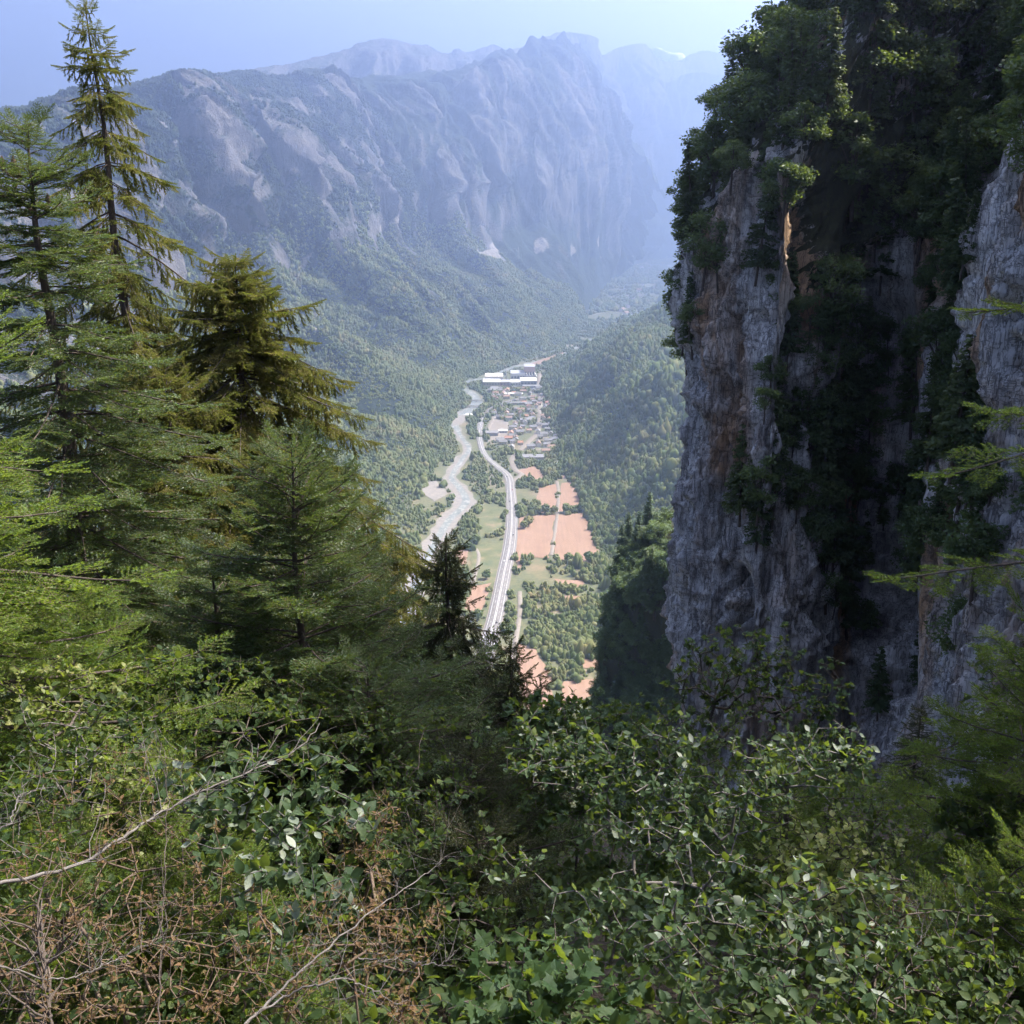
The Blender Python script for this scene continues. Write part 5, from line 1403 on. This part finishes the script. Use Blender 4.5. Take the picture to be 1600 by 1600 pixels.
def gnd(px, d, py=1200):
    v = at(px, py, d); return np.array([v[0], v[1], float(gz(v[0], v[1])) - .05])
def lobe(px, py, d, rx, rz, w=1.0, ry=None): return (at(px, py, d), np.array([rx, ry or rx, rz]), w)

shrub('whitebeam_bush', 'large whitebeam bush with grey-green leaves filling the lower centre', gnd(1085, 5.6), [lobe(1030, 1280, 5.7, .50, .42, 2), lobe(860, 1170, 5.9, .30, .22, .9), lobe(960, 1190, 5.8, .25, .20, .6), lobe(1270, 1190, 5.6, .34, .22, .9), lobe(1180, 1230, 5.5, .25, .30, .6), lobe(800, 1330, 5.4, .26, .12, .4), lobe(1130, 1450, 5.1, .50, .26, 1.0), lobe(960, 1440, 5.3, .35, .2, .6), lobe(1060, 1150, 6.0, .25, .18, .4), lobe(1340, 1170, 5.5, .10, .10, .15)], 520, 'whitebeam', .048, 7, M_PALEBARK, 51, 260, protos=WBP)
shrub('whitebeam_bush', 'broad-leaved whitebeam bush among brown twigs at lower left', gnd(430, 4.8), [lobe(440, 1290, 4.6, .42, .30, 2), lobe(330, 1220, 4.9, .30, .16, .8), lobe(470, 1420, 4.2, .28, .22, 1)], 190, 'whitebeam', .064, 7, M_PALEBARK, 53, 160, protos=WBP)
shrub('leafy_shrub', 'fine-leaved bush rising behind the whitebeam before the cliff', gnd(1180, 8.5), [lobe(1150, 1190, 8.4, .8, .35, 2), lobe(1290, 1230, 8.0, .55, .4, 1.2), lobe(1010, 1150, 8.8, .6, .25, 1)], 420, 'smallleaf', .045, 8, None, 83)
shrub('hazel_shrub', 'yellow-green shrub in sun at the left edge below the bright fir', gnd(60, 6.4), [lobe(80, 1080, 6.4, .5, .25, 1), lobe(210, 1260, 5.6, .35, .3, 1)], 260, 'yellow', .036, 8, None, 85)
shrub('leafy_shrub', 'green leafy shrub among the withered twigs at the bottom left', gnd(210, 4.6), [lobe(200, 1500, 4.4, .5, .25, 2), lobe(60, 1420, 4.6, .4, .25, 1), lobe(380, 1560, 4.2, .35, .2, 1)], 330, 'smallleaf', .036, 7, M_TWIG, 87)
shrub('leafy_shrub', 'dense small-leaved shrub between the firs and the centre spruce', gnd(560, 8.2), [lobe(590, 1200, 8.0, .85, .55, 2), lobe(520, 1110, 8.6, .6, .35, 1), lobe(610, 1330, 7.4, .6, .45, 1)], 620, 'smallleaf', .052, 8, None, 55)
shrub('maple_shrub', 'bright maple shrub below the tan clearing at the valley edge', gnd(900, 10), [lobe(880, 1180, 9.8, 1.0, .55, 2), lobe(960, 1170, 10.4, .8, .40, 1.3), lobe(840, 1120, 10.6, .35, .30, .5), lobe(1010, 1260, 9.2, .8, .6, 1.2)], 620, 'maple', .075, 7, None, 57)
shrub('maple_tree', 'multi-stemmed young maple standing before the cliff foot', at(1175, 1225, 21), [lobe(1110, 1070, 21.8, 1.0, 1.2, 1.6), lobe(1180, 1030, 21, 1.0, .9, 1.2), lobe(1250, 1080, 20.8, 1.1, .9, 1.4), lobe(1300, 1140, 20.5, .6, .5, .6), lobe(1075, 1150, 21.5, .7, .6, .6)], 420, 'maple', .115, 6, None, 59, r_tip=.006, cat='tree')
shrub('leafy_shrub', 'shrub with large dull blue-green leaves at the lower right', gnd(1260, 4.9), [lobe(1230, 1520, 4.6, .55, .35, 2), lobe(1310, 1440, 5.0, .40, .30, 1)], 240, 'whitebeam', .056, 6, None, 61, 120, protos=WBP)
shrub('hazel_shrub', 'yellow-green shrub catching sun right of the whitebeam', gnd(1330, 6.8), [lobe(1320, 1390, 6.6, .45, .50, 2), lobe(1250, 1340, 6.8, .3, .35, 1)], 320, 'yellow', .042, 8, None, 63)
shrub('leafy_shrub', 'low green shrub along the bottom right edge', gnd(1500, 5.2), [lobe(1520, 1560, 4.9, .55, .28, 2), lobe(1430, 1590, 4.7, .45, .22, 1), lobe(1585, 1430, 5.6, .3, .45, 1)], 380, 'smallleaf', .048, 7, None, 65)
shrub('maple_shrub', 'maple seedlings with lobed leaves at the bottom centre', gnd(850, 4.7), [lobe(860, 1560, 4.5, .45, .20, 2), lobe(760, 1590, 4.4, .22, .14, .6)], 110, 'maple', .075, 5, None, 67, 90, protos=MPP)
shrub('leafy_shrub', 'shrub with pale round leaves on the left edge', gnd(80, 5.8), [lobe(90, 1170, 5.8, .5, .28, 2), lobe(40, 1290, 5.2, .35, .25, 1), lobe(190, 1160, 6.2, .35, .25, 1)], 320, 'smallleaf', .05, 6, M_PALEBARK, 69)
shrub('rowan_bush', 'withered rowan with brown leaves across the lower left', gnd(120, 4.4), [lobe(140, 1400, 4.3, .55, .28, 2), lobe(60, 1540, 3.9, .40, .25, 1.3), lobe(300, 1500, 4.0, .45, .22, 1.4), lobe(180, 1250, 4.9, .5, .2, 1)], 430, 'brown', .022, 7, M_TWIG, 71, r_tip=.0010, bend=.2)
shrub('rowan_bush', 'withered rowan branch with orange-brown clusters near the bottom centre', gnd(560, 4.2), [lobe(590, 1440, 4.0, .26, .12, 1.2), lobe(480, 1520, 3.8, .40, .16, 1.4), lobe(640, 1570, 3.7, .10, .08, .5), lobe(560, 1300, 4.6, .22, .22, .8)], 280, 'brown', .024, 8, M_TWIG, 73, r_tip=.0010, bend=.2)
shrub('leafy_shrub', 'green shrub deep in shade under the centre spruce', gnd(680, 6.4), [lobe(660, 1330, 6.6, .5, .5, 1), lobe(720, 1450, 6.0, .4, .35, 1)], 200, 'smallleaf', .06, 7, None, 75)
shrub('leafy_shrub', 'small-leaved shrub under the young fir', gnd(330, 7.0), [lobe(340, 1120, 7.4, .7, .35, 1), lobe(230, 1080, 7.6, .5, .3, 1)], 260, 'smallleaf', .06, 7, None, 77)
shrub('leafy_shrub', 'shrub hanging at the cliff foot on the right edge', gnd(1560, 9.0), [lobe(1590, 1130, 9.5, .5, .7, 1), lobe(1540, 1290, 8.5, .35, .4, 1)], 220, 'smallleaf', .07, 7, None, 79)
shrub('leafy_shrub', 'brownish undergrowth on the gully floor at lower right', gnd(1430, 6.2), [lobe(1430, 1500, 6.0, .4, .3, 1), lobe(1500, 1440, 6.6, .4, .25, 1)], 200, 'brown', .045, 4, M_PALEBARK, 81, r_tip=.0012, bend=.25)

gpx = np.r_[RNG.uniform(-8, 10, 42000), RNG.uniform(-3, 5, 26000)]; gpy = np.r_[RNG.uniform(1.5, 19, 42000), RNG.uniform(2.5, 10, 26000)]
low = fbm(gpx / 1.3, gpy / 1.3, 0, 3, 151) > -.7
gpx = gpx[low]; gpy = gpy[low]; nn_ = len(gpx)
GP = np.stack([gpx, gpy, gz(gpx, gpy) + RNG.random(nn_) ** 1.3 * .42], 1)
dv_ = RNG.normal(size=(nn_, 3)); dv_[:, 2] = np.abs(dv_[:, 2]) * .5
und = scatter('undergrowth', 'smallleaf', GP, euler_from_axes(dv_, RNG.normal(0, .5, (nn_, 3)) + np.array([0, 0, 1.])), RNG.uniform(.03, .085, nn_))
tag(und, 'low leafy ground cover under the foreground bushes', 'ground cover')
FILL = [        ('leafy_shrub', 'shaded undergrowth below the young maple tree', 1200, 11.5, [(1180, 1290, 11.5, 1.2, .5), (1330, 1270, 12.5, .9, .6), (1080, 1250, 12, .8, .4)], 'smallleaf', .085, 420, 103),
        ('leafy_shrub', 'dark undergrowth at the foot of the shaded spruce', 1430, 14, [(1420, 1330, 14, 1.2, .8), (1520, 1330, 13, .9, .8), (1350, 1380, 12, .9, .5)], 'smallleaf', .09, 420, 105),
        ('leafy_shrub', 'leafy undergrowth behind the whitebeam on the right', 1400, 8.0, [(1400, 1420, 8, .6, .5), (1480, 1520, 7, .5, .4)], 'smallleaf', .055, 280, 109),
        ('leafy_shrub', 'green undergrowth behind the withered rowan at left', 150, 6.8, [(120, 1330, 6.6, .7, .4), (260, 1380, 6.4, .5, .4), (30, 1450, 5.8, .4, .4)], 'smallleaf', .05, 320, 111),
        ('leafy_shrub', 'undergrowth in the shade below the slim centre spruce', 760, 9.5, [(760, 1250, 9.6, .7, .4), (680, 1230, 10, .6, .4)], 'smallleaf', .06, 280, 113)]
for nm, lab, bx, bd, lbs, key, lf, n_, sd_ in FILL:
    shrub(nm, lab, gnd(bx, bd, lbs[0][1] + 60), [lobe(*l_) for l_ in lbs], n_, key, lf, 7, None, sd_)

# ------------------------------------------------------------------ bare branches
def bare_branch(label, pts, r0, r1, nt=16, seed=1, tw=.35, mat=None):
    rr = np.random.default_rng(seed)
    P = resample(np.array([at(*p) for p in pts]), 40); P += rr.normal(0, .004, P.shape)
    e = empty('bare_branch', tuple(P[0])); tag(e, label, 'branch', 'bare branches in the foreground')
    V, F = tube_mesh([(P - P[0], np.linspace(r0, r1, 40), 8)]); mesh_obj('limb', V, F, mat or M_PALEBARK, e, uniform=4)
    paths = []
    for i in range(nt):
        k_ = rr.integers(6, 39); a = P[k_]; d = P[min(39, k_ + 1)] - P[k_ - 1]; d /= np.linalg.norm(d)
        q = rr.normal(size=3); q[2] = abs(q[2]) * .6; q /= np.linalg.norm(q); v = d * .6 + q * .8; l = tw * rr.uniform(.3, 1.0)
        pp = [a]
        for s_ in range(6): v = v + rr.normal(0, .22, 3); v /= np.linalg.norm(v); pp.append(pp[-1] + v * l / 6)
        paths.append((np.array(pp) - P[0], np.linspace(r1 * 1.1, r1 * .35, 7), 4))
        if rr.random() < .6:
            b = pp[3]; v2 = v + rr.normal(0, .5, 3); v2 /= np.linalg.norm(v2)
            paths.append((np.array([b, b + v2 * l * .25, b + v2 * l * .5 + rr.normal(0, .01, 3)]) - P[0], [r1 * .6, r1 * .45, r1 * .25], 4))
    V, F = tube_mesh(paths); mesh_obj('twigs', V, F, mat or M_PALEBARK, e, uniform=4)
bare_branch('long pale bare limb slanting up across the lower left', [(-60, 1390, 4.0), (100, 1360, 4.1), (190, 1310, 4.2), (260, 1265, 4.4), (340, 1225, 4.5), (455, 1178, 4.8), (500, 1130, 5.0)], 0.0069, 0.0019, 24, 91, .45)
bare_branch('thin upright bare stem left of the broad-leaved bush', [(248, 1640, 3.7), (250, 1500, 3.75), (256, 1380, 3.8), (262, 1250, 3.9), (258, 1180, 4.0)], 0.0029, 0.0010, 26, 92, .25, M_BARK)
bare_branch('pale bare branch rising from the bottom edge towards the withered rowan', [(350, 1640, 3.5), (440, 1545, 3.6), (500, 1490, 3.7), (575, 1428, 3.9), (660, 1370, 4.1), (690, 1350, 4.2)], 0.0048, 0.0010, 30, 93, .30)
bare_branch('arched bare branch along the bottom left of centre', [(370, 1610, 3.4), (440, 1560, 3.5), (520, 1532, 3.5), (580, 1545, 3.6), (640, 1580, 3.7)], 0.0038, 0.0010, 22, 94, .28)
bare_branch('bare branch tip reaching right over the dark gap', [(560, 1500, 3.8), (620, 1500, 3.8), (680, 1508, 3.85), (712, 1490, 3.9)], 0.0029, 0.0010, 22, 95, .22)
bare_branch('short brown broken trunk at the bottom left corner', [(78, 1640, 3.8), (76, 1570, 3.85), (70, 1490, 3.9), (66, 1440, 4.0)], 0.0066, 0.0048, 22, 96, .3, M_BARK)
bare_branch('pale bare branch on the left edge above the long limb', [(-40, 1310, 4.4), (15, 1285, 4.4), (30, 1245, 4.5), (70, 1230, 4.6)], 0.0038, 0.0013, 18, 97, .3)
bare_branch('grey twig arching over the bottom left corner', [(-30, 1500, 3.6), (90, 1530, 3.7), (180, 1500, 3.8), (260, 1460, 3.9)], 0.0031, 0.0010, 24, 98, .3)
bare_branch('curved bare stem in the undergrowth at lower right', [(1310, 1640, 4.6), (1400, 1540, 5.0), (1440, 1460, 5.4), (1420, 1400, 5.8)], 0.0031, 0.0010, 22, 99, .35)
# ------------------------------------------------------------------ haze
def haze_box():
    x, y0, y1, z0, z1 = 21000, -400, 13600, -20, 2350
    v = [(-x, y0, z0), (x, y0, z0), (x, y1, z0), (-x, y1, z0), (-x, y0, z1), (x, y0, z1), (x, y1, z1), (-x, y1, z1)]
    f = [(0, 3, 2, 1), (4, 5, 6, 7), (0, 1, 5, 4), (1, 2, 6, 5), (2, 3, 7, 6), (3, 0, 4, 7)]
    m = bpy.data.materials.new('haze'); m.use_nodes = True
    t = m.node_tree; t.nodes.clear()
    out = t.nodes.new('ShaderNodeOutputMaterial'); pv = t.nodes.new('ShaderNodeVolumePrincipled')
    pv.inputs['Color'].default_value = (0.375, 0.49, 0.76, 1)
    pv.inputs['Density'].default_value = HAZE_DENSITY
    pv.inputs['Anisotropy'].default_value = 0.70
    t.links.new(pv.outputs[0], out.inputs['Volume'])
    o = mesh_obj('haze', v, f, m, smooth=False)
    tag(o, 'pale blue summer haze filling the valley', 'haze', kind='stuff')
haze_box()
